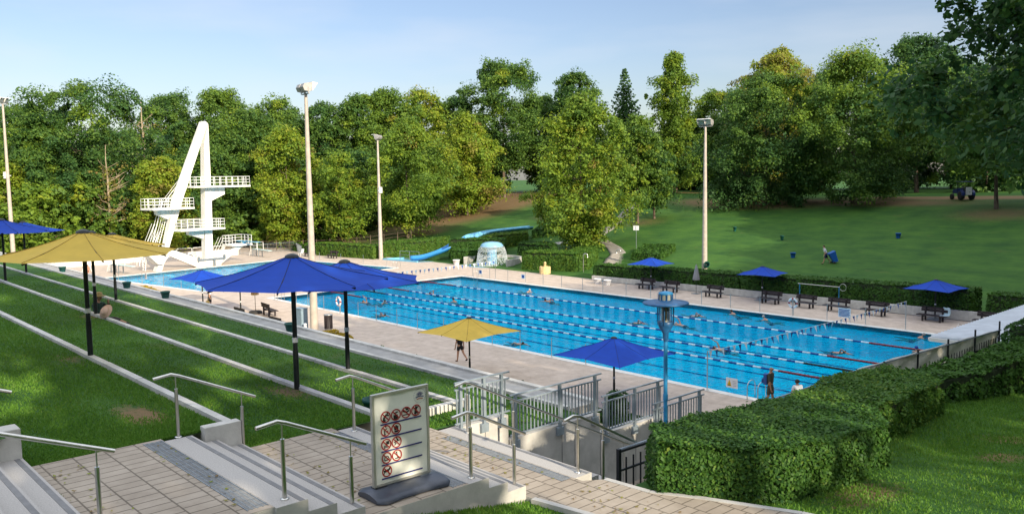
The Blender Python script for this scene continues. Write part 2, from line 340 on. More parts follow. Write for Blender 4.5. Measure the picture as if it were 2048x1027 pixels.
# ---------------------------------------------------------------- terrain
def ss(a, b, x):
    t = np.clip((np.asarray(x, float) - a) / (b - a), 0, 1); return t * t * (3 - 2 * t)
def gz(x, y):
    x = np.asarray(x, float); y = np.asarray(y, float); t = y - 29.5
    hill = 0.165 * (np.logaddexp(0, t / 1.2) * 1.2)
    hill = 7.0 - np.logaddexp(0, (7.0 - hill) / .6) * .6
    hill = np.where(t < -4, 0, hill) + 0.25 * np.sin(x * .07 + y * .05) * ss(40, 60, y)
    s = np.clip((-8.0 - y) / 11.2, 0, 1); bank = np.where(y < -19.0, 4.4, -.12 + 4.4 * s ** 1.7)
    right = 5.5 + .18 * np.maximum(0, -25.2 - y) + .10 * np.maximum(0, x - 62.5) + .12 * np.maximum(0, x - 64) * ss(-24, -28, y)
    right = right - .09 * np.clip(y + 20, 0, 13) - 2.2 * ss(-2, 8, y)
    lin = np.where(y < -15, ss(59.05, 59.3, x), ss(53.5, 59.5, x))
    near = bank * (1 - lin) + right * lin; wv = ss(22, 30, y)
    return near * (1 - wv) + (hill - .02) * wv
def G(x, y): return float(gz(x, y))
def noise2(x, y, k):
    return (np.sin(x * 1.3 * k + 1.7 * np.sin(y * .9 * k)) + np.sin(y * 1.7 * k + 2.1 * np.sin(x * .7 * k + 1)) + np.sin((x + y) * 2.3 * k)) / 3
POOLS = [(-0.35, 50.35, -0.35, 21.2)]
DA = Vector((-8.6, -2.3)); DU = Vector((-19.3, -3.3)).normalized(); DV = Vector((-3.5, 23.5)).normalized()
DIVE = [DA, DA + DU * 19.6, DA + DU * 19.6 + DV * 23.7, DA + DV * 23.7]
xs = np.concatenate([np.arange(-400, -120, 14), np.arange(-120, 50, 2.), np.arange(50, 75, .25), np.arange(75, 120, 2.5), np.arange(120, 420, 15)])
ys = np.concatenate([np.arange(-260, -60, 12), np.arange(-60, -30, 1.5), np.arange(-30, -3, .5), np.arange(-3, 100, 1.0), np.arange(100, 400, 15)])
X, Y = np.meshgrid(xs, ys); Z = gz(X, Y)
Z = Z + .03 * noise2(X, Y, .6) * ((Y > 31) | (X > 62))
flat = (Y > -8) & (Y < 28) & (X < 53) & (X > -60); Z = np.where(flat, -.30, Z)
inp = (X > -1) & (X < 51) & (Y > -1) & (Y < 22) | ((X > -36) & (X < -6) & (Y > -7) & (Y < 22)); Z = np.where(inp, -4.5, Z)
pit = (X > 55.3) & (X < 59.9) & (Y > -24.05) & (Y < -8); Z = np.where(pit, np.minimum(Z, 4.3 - .62 * (Y + 24.3)), Z)
lawnslab = (X < 59) & (Y < -19); Z = np.where(lawnslab, np.minimum(Z, 4.3), Z)
near0 = (Y < -25.5) & (X < 59.4); Z = np.where(near0, 4.6, Z)
dirt = np.zeros_like(X)
for cx, cy, rx, ry, a in [(-42, 58, 11, 22, .62), (-46, 72, 14, 18, .7), (-20, 54, 4, 3, .4), (-58, 30, 22, 26, .55), (3, 68, 12, 5, .6), (18, 71, 16, 4, .5), (28, 77, 16, 3, .75), (-2, 53, 4, 4, .3), (-17, 82, 7, 5, .4), (36, 64, 6, 5, .35), (-36, 42, 6, 4, .5), (62.6, -21.6, .5, .7, .55), (63.3, -18.2, .45, .45, .6), (62.9, -16.3, .6, .45, .6), (63.9, -15.4, .6, .5, .6), (62.7, -13.6, .5, .5, .55), (65.2, -18.8, .9, .9, .45), (66, -21.2, .8, .6, .5)]:
    dirt = np.maximum(dirt, a * np.exp(-(((X - cx) / rx) ** 2 + ((Y - cy) / ry) ** 2)) * 1.2)
nx, ny = len(xs), len(ys); I = np.arange(nx * ny).reshape(ny, nx)
F = np.stack([I[:-1, :-1], I[:-1, 1:], I[1:, 1:], I[1:, :-1]], -1).reshape(-1, 4)
tag(raw('ground', np.stack([X, Y, Z], -1).reshape(-1, 3), F, GRASS, {'dirt': ('POINT', dirt.ravel())}, sm=True), kind=STRUCT)
# ---------------------------------------------------------------- pool decks and water
def in_poly(x, y, P):
    c = False; j = len(P) - 1
    for i in range(len(P)):
        if (P[i][1] > y) != (P[j][1] > y) and x < (P[j][0] - P[i][0]) * (y - P[i][1]) / (P[j][1] - P[i][1]) + P[i][0]: c = not c
        j = i
    return c
PW = 20.85
d = MB()
d.bx(-5.5, 0, -8.2, 30.5, -.3, 0); d.bx(0, 50, -8.2, 0, -.3, 0); d.bx(0, 50, PW, 30.5, -.3, 0); d.bx(50, 54.5, -8.2, 30.5, -.3, 0)
d.build('pool_deck', DECK)['kind'] = STRUCT
# deck round the diving pool: strips around the tilted rectangle
a, b, c, e = [Vector((v.x, v.y)) for v in DIVE]
d = MB()
d.prism([(-60, -12.5), (-5.5, -8.2), (-5.5, -1.0), (a.x, a.y), (b.x, b.y)], -.3, 0); d.prism([(-60, -12.5), (b.x, b.y), (c.x, c.y), (-60, 32)], -.3, 0)
d.prism([(-5.5, -1.0), (-5.5, 30.5), (e.x, e.y), (a.x, a.y)], -.3, 0); d.prism([(c.x, c.y), (e.x, e.y), (-5.5, 30.5), (-16, 33), (-60, 32)], -.3, 0)
d.build('diving_deck', DECK)['kind'] = STRUCT
d = MB(); d.bx(-.02, 50.02, -.02, PW + .02, -2.05, -2.0)
for z0 in [(-.02, 0, -.02, PW + .02), (50, 50.02, -.02, PW + .02), (0, 50, -.02, 0), (0, 50, PW, PW + .02)]: d.bx(*z0, -2.0, -.01)
for k in range(8):
    yy = 1.3 + k * 2.6; d.bx(2, 48, yy - .13, yy + .13, -1.996, -1.99, 1); d.bx(1.7, 2, yy - .5, yy + .5, -1.996, -1.989, 1); d.bx(48, 48.3, yy - .5, yy + .5, -1.996, -1.989, 1)
d.build('swimming_pool_basin', [TILE, TILED])['kind'] = STRUCT
def sheet(name, poly, z, mat):
    m = MB(); m.add([(x, y, z) for x, y in poly], [tuple(range(len(poly)))]); o = m.build(name, mat); o['kind'] = STRUCT; return o
sheet('swimming_pool_water', [(0, 0), (50, 0), (50, PW), (0, PW)], -.04, WATER)
d = MB(); P4 = [(v.x, v.y) for v in (a, b, c, e)]
d.add([(x, y, -3.6) for x, y in P4], [(0, 1, 2, 3)])
for i in range(4):
    p, q = P4[i], P4[(i + 1) % 4]; d.add([(*p, -3.6), (*q, -3.6), (*q, -.01), (*p, -.01)], [(0, 1, 2, 3)])
d.build('diving_pool_basin', TILE)['kind'] = STRUCT
sheet('diving_pool_water', list(reversed(P4)), -.04, WATER)
d = MB(); wd = .42
d.bx(-wd, 50 + wd, -wd, 0, 0, .03); d.bx(-wd, 50 + wd, PW, PW + wd, 0, .03); d.bx(-wd, 0, 0, PW, 0, .03); d.bx(50, 50 + wd, 0, PW, 0, .03)
d.build('pool_coping', COPE)['kind'] = STRUCT
d = MB(); U, V = DU, DV
for p, q, n in [(a, b, -V), (b, c, U), (c, e, V), (e, a, -U)]:
    d.prism([tuple(p), tuple(q), tuple(q + n * wd), tuple(p + n * wd)][::-1], 0, .03)
d.build('diving_pool_coping', COPE)['kind'] = STRUCT
# ---------------------------------------------------------------- lawn terraces and stairs
XL = 55.75
def lawn(name, x0, x1, y0, y1, z):
    nxx = 60; nyy = max(4, int((y1 - y0) / .25)); xx, yy = np.meshgrid(np.linspace(x0, x1, nxx), np.linspace(y0, y1, nyy))
    zz = z + .02 * noise2(xx, yy, 2.1) - .01
    II = np.arange(nxx * nyy).reshape(nyy, nxx); FF = np.stack([II[:-1, :-1], II[:-1, 1:], II[1:, 1:], II[1:, :-1]], -1).reshape(-1, 4)
    o = raw(name, np.stack([xx, yy, zz], -1).reshape(-1, 3), FF, GRASS, {'dirt': ('POINT', np.clip(sum(.62 * np.exp(-(((xx - a_) / .55) ** 2 + ((yy - b_) / .35) ** 2)) for a_, b_ in SPOTS), 0, 1).ravel())}, sm=True); o['kind'] = STRUCT
SPOTS = [(48.8, -28.5), (52.9, -25.7), (50.5, -23.0), (39.6, -25.6), (33.4, -23.1), (26.5, -25.4), (18.9, -23), (54.2, -28.9), (53.6, -29.0), (42, -24.3)]
lawn('lawn_terrace_top', -30, XL, -31.0, -28.25, 6.48); lawn('lawn_terrace_upper', -30, XL, -28.05, -25.5, 6.03)
lawn('lawn_terrace_middle', -30, XL, -25.3, -22.95, 5.58); lawn('lawn_terrace_lower', -30, XL, -22.75, -20.4, 5.10)
lawn('lawn_terrace_rear', -30, XL + .2, -40, -31.2, 7.0)
def curb(y, z, label, x1=XL, xa=-30):
    t = thing('terrace_curb', label, 'kerb', (0, y, 0), 0, 'kerbs along the lawn terraces')
    m = MB(); x = x1
    while x > xa:
        m.bx(max(xa, x - 1.98), x, -.065, .065, z - .55, z + .025 + rnd.uniform(-.004, .004)); x -= 2.0
    m.build('kerb_stones', CONCW, t)
    return t
curb(-28.15, 6.5, 'concrete kerb of the uppermost lawn step, nearest the camera', 55.7)
curb(-25.40, 6.05, 'concrete kerb between the second and third lawn strips', 55.6)
curb(-22.85, 5.6, 'concrete kerb of the third lawn step ending in a square wall', 54.8)
def endwall(x0, x1, y0, y1, z0, z1, label):
    m = MB(); m.bx(x0, x1, y0, y1, z0, z1); tag(m.build('terrace_end_wall', CONCW, bevel=.012), label, 'low wall', 'wall ends beside the stairs')
endwall(55.70, 55.88, -28.62, -28.05, 5.9, 6.56, 'pale concrete wall end beside the upper steps, below the steel rail')
endwall(54.80, 54.96, -24.1, -22.78, 5.0, 5.73, 'pale concrete wall end behind the notice board')
endwall(55.5, 55.8, -31.5, -31.0, 6.3, 7.05, 'pale concrete wall end at the left edge by the topmost steps')
m = MB(); m.bx(-40, 55.3, -20.36, -20.24, 4.3, 5.15); tag(m.build('path_kerb', CONCW), 'long pale kerb between lowest lawn strip and the narrow path', 'kerb')
m = MB(); m.bx(-40, 55.3, -20.24, -19.55, 4.3, 5.08); m.build('terrace_path', PATHC)['kind'] = STRUCT
m = MB(); m.bx(-40, 55.3, -19.55, -19.38, 0, 5.14); tag(m.build('retaining_wall', CONCW), 'long concrete retaining wall above the pool deck', 'wall')
# stairs: flights run down towards +y between x 55.85 and 59.35
def slab(name, x0, x1, y0, y1, z, mat, zb=4.4):
    m = MB(); m.prism([(x0, y0), (x1, y0), (x1, y1), (x0, y1)], zb, z, 0, 1); o = m.build(name, [mat, CONC]); o['kind'] = STRUCT; return o
SX0, SX1 = 55.9, 59.35
slab('landing_top', XL, 59.3, -31.0, -29.22, 6.5, PAVER)
slab('landing_upper', XL - .05, 59.35, -28.05, -26.40, 6.05, PAVER)
slab('landing_middle', XL - .1, 59.5, -25.35, -24.32, 5.6, PAVER)
def tread(y0, y1, z, x0=SX0, x1=SX1):
    o = slab('stair_step', x0, x1, y0, y1, z, TREAD)
    m = MB(); m.bx(x0 + .02, x1 - .01, y1 - .10, y1 - .035, z - .03, z + .004); m.build('nosing_strip', STRIP)['kind'] = STRUCT
for y0, y1, z in [(-29.22, -28.82, 6.5), (-28.82, -28.44, 6.35), (-28.44, -28.05, 6.2), (-26.40, -26.05, 6.05), (-26.05, -25.70, 5.9), (-25.70, -25.35, 5.75), (-24.32, -23.95, 5.6)]: tread(y0, y1, z)
for k in range(4): tread(-31.4 - .38 * k, -31.0 - .38 * k, 6.65 + .15 * k, XL, 59.35)
slab('landing_rear', XL, 59.3, -36, -32.5, 7.1, PAVER)
for k in range(14): slab('stair_step', SX0, 58.6, -23.95 + .33 * k, -23.62 + .33 * k, 5.44 - .16 * k, TREAD, 5.44 - .16 * k - .5)
slab('landing_lower', SX0 - .5, 58.6, -19.33, -9, 3.2, PAVER, 2.7)
def drain(y0, y1, z, x0, x1, label):
    t = thing('drain_grate', label, 'drain', (0, 0, 0), 0, 'drain grates along the steps')
    m = MB(); m.bx(x0, x1, y0, y0 + .012, z - .02, z + .008); m.bx(x0, x1, y1 - .012, y1, z - .02, z + .008); m.bx(x0, x1, y0 + .012, y1 - .012, z - .02, z - .004, 1)
    m.build('channel_frame', [GALV, BLACKM], t); g = MB(); x = x0 + .02
    while x < x1 - .02: g.bx(x, x + .014, y0 + .012, y1 - .012, z - .003, z + .005); x += .036
    for k in range(1, 4): yy = y0 + (y1 - y0) * k / 4; g.bx(x0, x1, yy - .005, yy + .005, z - .003, z + .004)
    g.build('grating', GALV, t)
drain(-29.50, -29.24, 6.5, 55.83, 59.2, 'blue-grey steel drain grate across the near paved landing')
drain(-26.64, -26.42, 6.05, 56.0, 59.3, 'steel drain grate passing behind the notice board stand')
drain(-24.56, -24.36, 5.6, 56.3, 59.3, 'steel drain grate on the sunlit brick landing')
# brick path curving away to the right
m = MB(); path = [(59.5, -25.35), (60.5, -25.18), (62.5, -25.0), (66, -24.6), (74, -23.5), (74, -21.2), (66, -22.4), (62.43, -23.1), (61.15, -23.62), (60.5, -23.95), (59.7, -24.02), (59.5, -24.32)]
m.prism(path, 4.9, 5.6); m.build('brick_path', PAVER)['kind'] = STRUCT
m = MB()
for i in range(4): p, q = Vector((*path[i], 5.55)), Vector((*path[i + 1], 5.55)); m.beam(p, q, .10, .12)
for i in range(5, 10): p, q = Vector((*path[i], 5.55)), Vector((*path[i + 1], 5.55)); m.beam(p, q, .10, .12)
m.build('path_edging', CONC)['kind'] = STRUCT
# hill stairs and footpath
hs = [(12.0, 30.9), (9.6, 33.6), (8.0, 36.2), (6.2, 38.4), (2.6, 41.2), (-1.0, 43.2), (-2.9, 44.9), (-4.3, 48.5), (-7.0, 54.0), (-11.9, 62.5), (-15.5, 68.5), (-24, 81), (-31, 92)]
wds = [1.7, 1.5, 1.25, .85, .7, .7, .7, .7, .75, .75, .75, .75, .75]
def ribbon(name, pts, wd, mat, dz=.04, sub=10, steps=0):
    C_ = []
    for i in range(len(pts) - 1):
        for k in range(sub): s_ = k / sub; C_.append((Vector(pts[i]).lerp(Vector(pts[i + 1]), s_), wd[i] + (wd[i + 1] - wd[i]) * s_, i))
    C_.append((Vector(pts[-1]), wd[-1], len(pts)))
    for _ in range(3): C_ = [C_[0]] + [((C_[i - 1][0] + C_[i][0] * 2 + C_[i + 1][0]) / 4, C_[i][1], C_[i][2]) for i in range(1, len(C_) - 1)] + [C_[-1]]
    v, f = [], []; W = 6; zprev = None
    for i, (c, w0, seg) in enumerate(C_):
        dv = (C_[min(i + 1, len(C_) - 1)][0] - C_[max(i - 1, 0)][0]).normalized(); nn = Vector((dv.y, -dv.x))
        for st in ((0, 1) if seg < steps else (0,)):
            for k in range(W + 1):
                u_ = k / W * 2 - 1; p = c + nn * (w0 * (u_ + .06 * math.sin(i * .9 + (u_ > 0)) * (abs(u_) > .9)))
                z = G(*c) + dz + .02 if seg < steps else G(*p) + dz
                if seg < steps and st == 0 and zprev is not None: z = zprev
                v.append((p.x, p.y, z))
        zprev = v[-1][2]
    rows = len(v) // (W + 1)
    f = [(r * (W + 1) + k, r * (W + 1) + k + 1, (r + 1) * (W + 1) + k + 1, (r + 1) * (W + 1) + k) for r in range(rows - 1) for k in range(W)]
    o = raw(name, v, f, mat); md = o.modifiers.new('t', 'SOLIDIFY'); md.thickness = .25; md.offset = -1; o['kind'] = STRUCT
PATHM = M('path_asphalt', (.27, .25, .225), .9, var=.15, scale=2, world=True)
ribbon('hill_path', hs, wds, PATHM, sub=6, steps=3)
ribbon('side_path', [(-2.4, 43.6), (-5.5, 40.8), (-8.0, 38.5)], [.7, .7, .7], CONCW)
# ---------------------------------------------------------------- walls
m = MB(); x = 12.4
t = thing('seat_wall', 'long pale block wall behind the far benches', 'wall', (0, 0, 0))
while x < 52: m.bx(x, x + 1.17, 27.2, 27.5, 0, .46 + .006 * (x - 12)); x += 1.18
m.build('wall_blocks', CONCW, t); m = MB(); m.bx(12.4, 52, 27.19, 27.52, .0, .05); m.build('plinth', STRIP, t)
t = thing('boundary_wall', 'long white wall with a metal rail behind the diving tower', 'wall', (0, 0, 0))
wl = [(-47, -17), (-44.5, -10), (-43.6, 2), (-43.2, 16.5)]
m = MB(); r_ = MB()
for p, q in zip(wl[:-1], wl[1:]):
    m.beam((*p, .40), (*q, .40), .22, .85); L_ = (Vector(q) - Vector(p)).length; n = max(1, round(L_ / 2.0))
    for k in range(n):
        s0, s1 = Vector(p).lerp(Vector(q), (k + .04) / n), Vector(p).lerp(Vector(q), (k + .96) / n)
        r_.tube([(*s0, .82), (*s0, 1.28), (*s0.lerp(s1, .06), 1.36), (*s0.lerp(s1, .94), 1.36), (*s1, 1.28), (*s1, .82)], .035, 6)
m.build('wall_body', WHITE, t); r_.build('railing', WPAINT, t)
# concrete stair walls and balustrades (x = 55.9), stepping down towards the pool
def balustrade(y0, y1, zb, zt, label, x=55.9, bars=True, wall=True):
    if wall:
        m = MB(); m.bx(x - .28, x - .03, y0, y1 - .01, zb - 2.6, zb - .02)
        for k in range(1, 2): m.bx(x - .03, x - .022, y0 + (y1 - y0) * .55, y0 + (y1 - y0) * .55 + .012, zb - 2.6, zb - .03, 1)
        tag(m.build('stair_wall', [CONC, STRIP]), label[1], 'wall', 'stepped concrete walls beside the lower stairs')
    t = thing('balustrade', label[0], 'railing', (x, y0, zb), 0, 'grey balustrades beside the lower stairs'); Lh = y1 - y0; h = zt - zb
    m = MB(); m.bx(-.02, .02, 0, Lh, h - .03, h); m.build('top_rail', DSTEEL, t)
    m = MB(); m.bx(-.015, .015, 0, Lh, h - .16, h - .13); m.build('middle_rail', DSTEEL, t)
    m = MB(); m.bx(-.015, .015, 0, Lh, .05, .08); m.build('bottom_rail', DSTEEL, t)
    pm = None
    for yy in (.14, Lh * .52, Lh - .2):
        if pm is None:
            m = MB(); m.bx(-.028, .028, -.028, .028, -.22, h - .03); m.bx(-.05, .036, -.09, .09, -.22, -.05); pm = m.build('post', DSTEEL, t, (0, yy, 0))
        else: part(pm, 'post', t, (0, yy, 0))
    n = int(Lh / .102); bm = None
    for k in range(n):
        yy = .05 + k * (Lh - .06) / n
        if bm is None: m = MB(); m.bx(-.007, .007, -.014, .014, .08, h - .16); bm = m.build('bar', DSTEEL, t, (0, yy, 0))
        else: part(bm, 'bar', t, (0, yy, 0))
balustrade(-23.93, -22.57, 5.56, 6.42, ('grey barred balustrade nearest the drain, highest of the stepped row', 'concrete wall below the highest balustrade'))
balustrade(-22.55, -19.89, 5.05, 5.93, ('grey barred balustrade second in the row, on the long concrete wall', 'long concrete wall under the second balustrade'))
balustrade(-19.87, -17.72, 4.56, 5.41, ('grey barred balustrade below the small blue deck parasol', 'concrete wall with a bracket under the third balustrade'))
balustrade(-18.3, -16.3, 3.95, 4.96, ('grey barred balustrade behind the blue lantern post, lowest of the row', ''), x=56.05, wall=False)
# stainless handrails
def handrail(pts, posts, label, r=.024):
    t = thing('handrail', label, 'handrail', pts[0], 0, 'stainless handrails on the steps'); o = Vector(pts[0])
    m = MB(); m.tube([Vector(p) - o for p in pts], r, 10); m.build('rail', STEEL, t)
    for x, y, z0, z1 in posts:
        m = MB(); m.tube([(0, 0, 0), (0, 0, z1 - z0 - .19)], .026, 10); m.tube([(0, 0, z1 - z0 - .19), (0, 0, z1 - z0)], .009, 8); m.lathe([(.05, 0), (.05, .012), (.028, .016)], 14)
        m.build('post', STEEL, t, Vector((x, y, z0)) - o)
def hr(x, ya, za, yb, zb, label, base=None, h=.93):
    # starts flat over the upper landing, bends, runs down
    handrail([(x, ya - .32, za + h - .02), (x, ya - .06, za + h + .01), (x, ya + .05, za + h - .03), (x, yb + .22, zb + h - .10)], [(x, ya, za, za + h - .02), (x, yb, zb, zb + h - .02)], label)
hr(55.85, -29.0, 6.5, -28.02, 6.05, 'left steel handrail of the near flight, beside the lawn kerb')
hr(59.16, -29.02, 6.5, -28.12, 6.08, 'right steel handrail of the near flight, left of the notice board')
hr(56.12, -26.22, 6.05, -25.35, 5.62, 'left steel handrail partly hidden behind the notice board')
hr(59.18, -26.23, 6.05, -25.42, 5.62, 'right steel handrail of the second flight, right of the notice board')
handrail([(56.38, -24.3, 6.50), (56.38, -24.08, 6.54), (56.38, -23.95, 6.50), (56.38, -19.3, 4.25)], [(56.38, -24.02, 5.6, 6.5), (56.38, -22.9, 4.95, 5.97), (56.38, -21.2, 4.1, 5.14), (56.38, -19.7, 3.4, 4.42)], 'long steel handrail running down beside the balustrades')
handrail([(59.2, -24.4, 6.48), (59.2, -24.2, 6.52), (59.2, -24.05, 6.48), (58.75, -22.0, 5.45)], [(59.2, -24.1, 5.6, 6.48), (59.05, -23.35, 5.2, 6.1)], 'right steel handrail going down behind the clipped hedge')
handrail([(58.69, -30.98 - 1.4, 8.02), (58.69, -30.72, 7.36)], [(58.69, -30.9, 6.5, 7.42)], 'steel handrail entering from the bottom left corner')
handrail([(55.15, -32.5, 8.0), (55.15, -30.95, 7.4)], [(55.15, -32.0, 7.05, 7.8)], 'short steel handrail tip at the left edge above the lawn')
# black picket fence along the hedge
t = thing('picket_fence', 'black metal picket fence with a handrail behind the clipped hedge', 'fence', (58.85, -22.7, 4.2))
m = MB(); m.beam((0, 2.2, .25), (0, 18.1, .25), .03, .04); m.build('bottom_rail', BLACKM, t)
m = MB(); m.beam((0, 2.2, .70), (0, 18.1, .60), .03, .04); m.build('middle_rail', BLACKM, t)
m = MB(); m.tube([(0, 0, 1.36), (0, 5.7, 1.30), (0, 8.6, 1.30), (0, 18.1, 1.0)], .022, 8); m.build('top_rail', DSTEEL, t)
pm = None
for k in range(10):
    if pm is None: m = MB(); m.bx(-.02, .02, -.02, .02, -.1, 1.29); pm = m.build('post', BLACKM, t, (0, 0, 0))
    else: part(pm, 'post', t, (0, k * 2.0, 0))
bm = None
for k in range(84):
    yy = 2.3 + k * .19
    if bm is None: m = MB(); m.tube([(0, 0, .1), (0, 0, .80), (0, 0, .84)], [.011, .011, .002], 6); bm = m.build('picket', BLACKM, t, (0, yy, 0))
    else: part(bm, 'picket', t, (0, yy, 0))
t = thing('metal_gate', 'black barred metal gate between the stairs and the clipped hedge', 'gate', (59.0, -22.9, 4.35))
m = MB(); m.beam((0, 0, 1.25), (0, 2.1, 1.22), .03, .04); m.build('top_rail', BLACKM, t); m = MB(); m.beam((0, 0, .92), (0, 2.1, .90), .025, .035); m.build('middle_rail', BLACKM, t); m = MB(); m.beam((0, 0, .12), (0, 2.1, .12), .025, .035); m.build('bottom_rail', BLACKM, t)
for yy in (0, 2.1): m = MB(); m.bx(-.03, .03, yy - .03, yy + .03, -.3, 1.3); m.build('post', BLACKM, t)
bm = None
for k in range(10):
    if bm is None: m = MB(); m.bx(-.011, .011, -.011, .011, .12, 1.12); bm = m.build('bar', BLACKM, t, (0, .19 + k * .19, 0))
    else: part(bm, 'bar', t, (0, .19 + k * .19, 0))
# tarpaulin on the rail
n = 40; v = []; f = []
for i in range(n + 1):
    yy = -14.0 + 9.4 * i / n; top = 5.50 - .30 * (i / n) ** 1.2
    for j in range(7):
        k = j / 6; v.append((58.80 - .03 * math.sin(i * .9 + j) - .03 * k, yy, top - k * (.55 + .05 * math.sin(i * .5))))
f = [(i * 7 + j, i * 7 + j + 1, (i + 1) * 7 + j + 1, (i + 1) * 7 + j) for i in range(n) for j in range(6)]
o = raw('tarpaulin', v, f, TARP, sm=True); md = o.modifiers.new('thick', 'SOLIDIFY'); md.thickness = .01
tag(o, 'cream tarpaulin hung along the picket fence rail near the pool end', 'tarpaulin')
# roofed building at the pool end
t = thing('pool_building', 'low building with a white corrugated sheet roof at the pool end', 'building', (53.3, 4.2, 0))
m = MB(); m.bx(.8, 6.3, .6, 21, 0, 2.95); m.build('wall', WALLM, t)
v = []; n = 150; W_, Lr = 7.6, 22.5
prof = [(0, 0), (.03, .13), (.13, .13), (.16, 0), (.34, 0)]
yy = 0; pr = []
while yy < Lr:
    for a_, b_ in prof[:-1]: pr.append((yy + a_, b_))
    yy += .34
for y_, z_ in pr: v += [(0, y_, 2.98 + z_ + .0 * y_), (W_, y_, 3.30 + z_)]
f = [(2 * i, 2 * i + 1, 2 * i + 3, 2 * i + 2) for i in range(len(pr) - 1)]
rf = raw('roof', v, f, ROOFM, parent=t); md = rf.modifiers.new('thick', 'SOLIDIFY'); md.thickness = .02
m = MB(); m.bx(-.10, .0, -.05, Lr, 2.88, 3.0); m.bx(-.02, W_, -.14, -.03, 2.86, 3.02); m.build('gutter', WPAINT, rf)
# ---------------------------------------------------------------- parasols
def parasol(label, fab, loc, h, kind='oct', r=1.9, rz=0., drop=.50, group='parasols on the lawn terraces', plate=False):
    t = thing('parasol', label, 'parasol', loc, rz, group)
    m = MB(); m.tube([(0, 0, 0), (0, 0, h * .30)], .055, 12); m.tube([(0, 0, h * .30), (0, 0, h * .97)], .046, 12); m.build('pole', POSTM, t)
    m = MB(); m.lathe([(.0575, 0), (.0575, .10)], 12, (0, 0, h * .36)); m.build('pole_tag', PLWHITE, t)
    if kind == 'oct': tips = [(r * math.cos(2 * math.pi * (k + .5) / 8), r * math.sin(2 * math.pi * (k + .5) / 8)) for k in range(8)]; mids = []
    else:
        tips = []
        for k, (sx, sy) in enumerate([(1, 1), (-1, 1), (-1, -1), (1, -1)]):
            nx_, ny_ = [(1, 1), (-1, 1), (-1, -1), (1, -1)][(k + 1) % 4]; tips += [(r * sx, r * sy), (r * (sx + nx_) / 2, r * (sy + ny_) / 2)]
    n = len(tips); v = [(0, 0, h)]; fs = []; NS = 6; SUB = 6
    rm = max(math.hypot(*p) for p in tips)
    # panels between ribs, sagging a little, with a scalloped hem
    for k in range(n):
        p, q = tips[k], tips[(k + 1) % n]; base = len(v)
        for i in range(1, NS + 1):
            a_ = i / NS
            for j in range(SUB + 1):
                u_ = j / SUB; x = (p[0] * (1 - u_) + q[0] * u_) * a_; y = (p[1] * (1 - u_) + q[1] * u_) * a_
                bow = 4 * u_ * (1 - u_)
                if kind == 'oct': sc_ = 1 - .035 * bow * a_
                else: sc_ = 1 - .012 * bow * a_
                dd = (math.hypot(p[0], p[1]) * (1 - u_) + math.hypot(q[0], q[1]) * u_) / rm
                z = h - drop * (a_ * (.62 + .38 * dd) if kind != 'oct' else a_) - .05 * math.sin(math.pi * a_) - .028 * bow * a_ + (.02 * bow if i == NS else 0)
                v.append((x * sc_, y * sc_, z))
        for j in range(SUB): fs.append((0, base + j, base + j + 1, base + j + 1))
        for i in range(NS - 1):
            for j in range(SUB):
                b0 = base + i * (SUB + 1) + j; b1 = b0 + SUB + 1; fs.append((b0, b1, b1 + 1, b0 + 1))
    me = bpy.data.meshes.new('canopy'); me.from_pydata(v, [], [tuple(dict.fromkeys(f)) for f in fs]); me.materials.append(fab)
    c = bpy.data.objects.new('canopy', me); COL.objects.link(c); c.parent = t
    m = MB(); m.lathe([(.145, -.045), (.13, -.005), (.08, .022), (.03, .034), (.001, .036)], 16, (0, 0, h)); m.build('cap', POSTM, t)
    m = MB()
    for p in tips: m.tube([(p[0] * a_, p[1] * a_, h - drop * (a_ * (.62 + .38 * math.hypot(*p) / rm) if kind != 'oct' else a_) - .05 * math.sin(math.pi * a_) + .004) for a_ in (.06, .2, .4, .6, .8, .985)], .006, 4)
    m.build('seam', SEAM if fab is BLUEF else SEAMY, c)
    for k, p in enumerate(tips):
        e = Vector((p[0] * .985, p[1] * .985, h - drop * (1 if kind == 'oct' else (.62 + .38 * math.hypot(*p) / rm)) - .03))
        m = MB(); m.beam((0, 0, h - .10), e, .02, .03); m.build('rib', POSTM, t)
    if plate:
        m = MB(); m.bx(-.5, .5, -.5, .5, 0, .03); m.lathe([(.08, .03), (.06, .30)], 12); m.build('base_plate', GALV, t)
    return t
parasol('large yellow lawn parasol nearest the left edge of the photo', YELF, (48.67, -28.15, 6.45), 2.74, rz=.3)
bl1 = parasol('blue lawn parasol nearest the camera, with a bare straw patch at its foot', BLUEF, (52.77, -25.48, 6.0), 2.72, rz=.55)
bl2 = parasol('blue lawn parasol one step lower, overlapping the nearest blue one', BLUEF, (50.35, -22.85, 5.57), 2.68, rz=.2)
yl2 = parasol('yellow lawn parasol hidden behind the large yellow one, above the seated person', YELF, (39.49, -25.4, 6.0), 2.66, rz=.4)
dup(yl2, (33.22, -22.87, 5.55), .1, 'farther yellow lawn parasol on the lower lawn step, only its pole showing')
dup(bl2, (26.34, -25.24, 6.0), .5, 'blue lawn parasol cut by the left edge of the photo')
dup(bl2, (18.85, -22.8, 5.55), .9, 'farthest blue lawn parasol, in front of the leftmost floodlight mast')
DG = 'parasols on the near pool deck'
parasol('blue deck parasol behind the man in the white shirt', BLUEF, (.2, -6.15, 0), 3.0, 'sq', 1.85, 0.15, .72, DG)
parasol('yellow deck parasol half hidden behind the large blue one', YELF, (7.4, -6.2, 0), 2.95, 'sq', 1.85, -.1, .72, DG)
parasol('yellow deck parasol over the walking woman', YELF, (35.4, -6.91, 0), 3.2, 'sq', 1.85, .05, .72, DG)
parasol('blue deck parasol beside the pool, behind the stair balustrades', BLUEF, (43.2, -4.9, 0), 2.95, 'sq', 1.95, .02, .78, DG)
FG = 'blue parasols by the far benches'
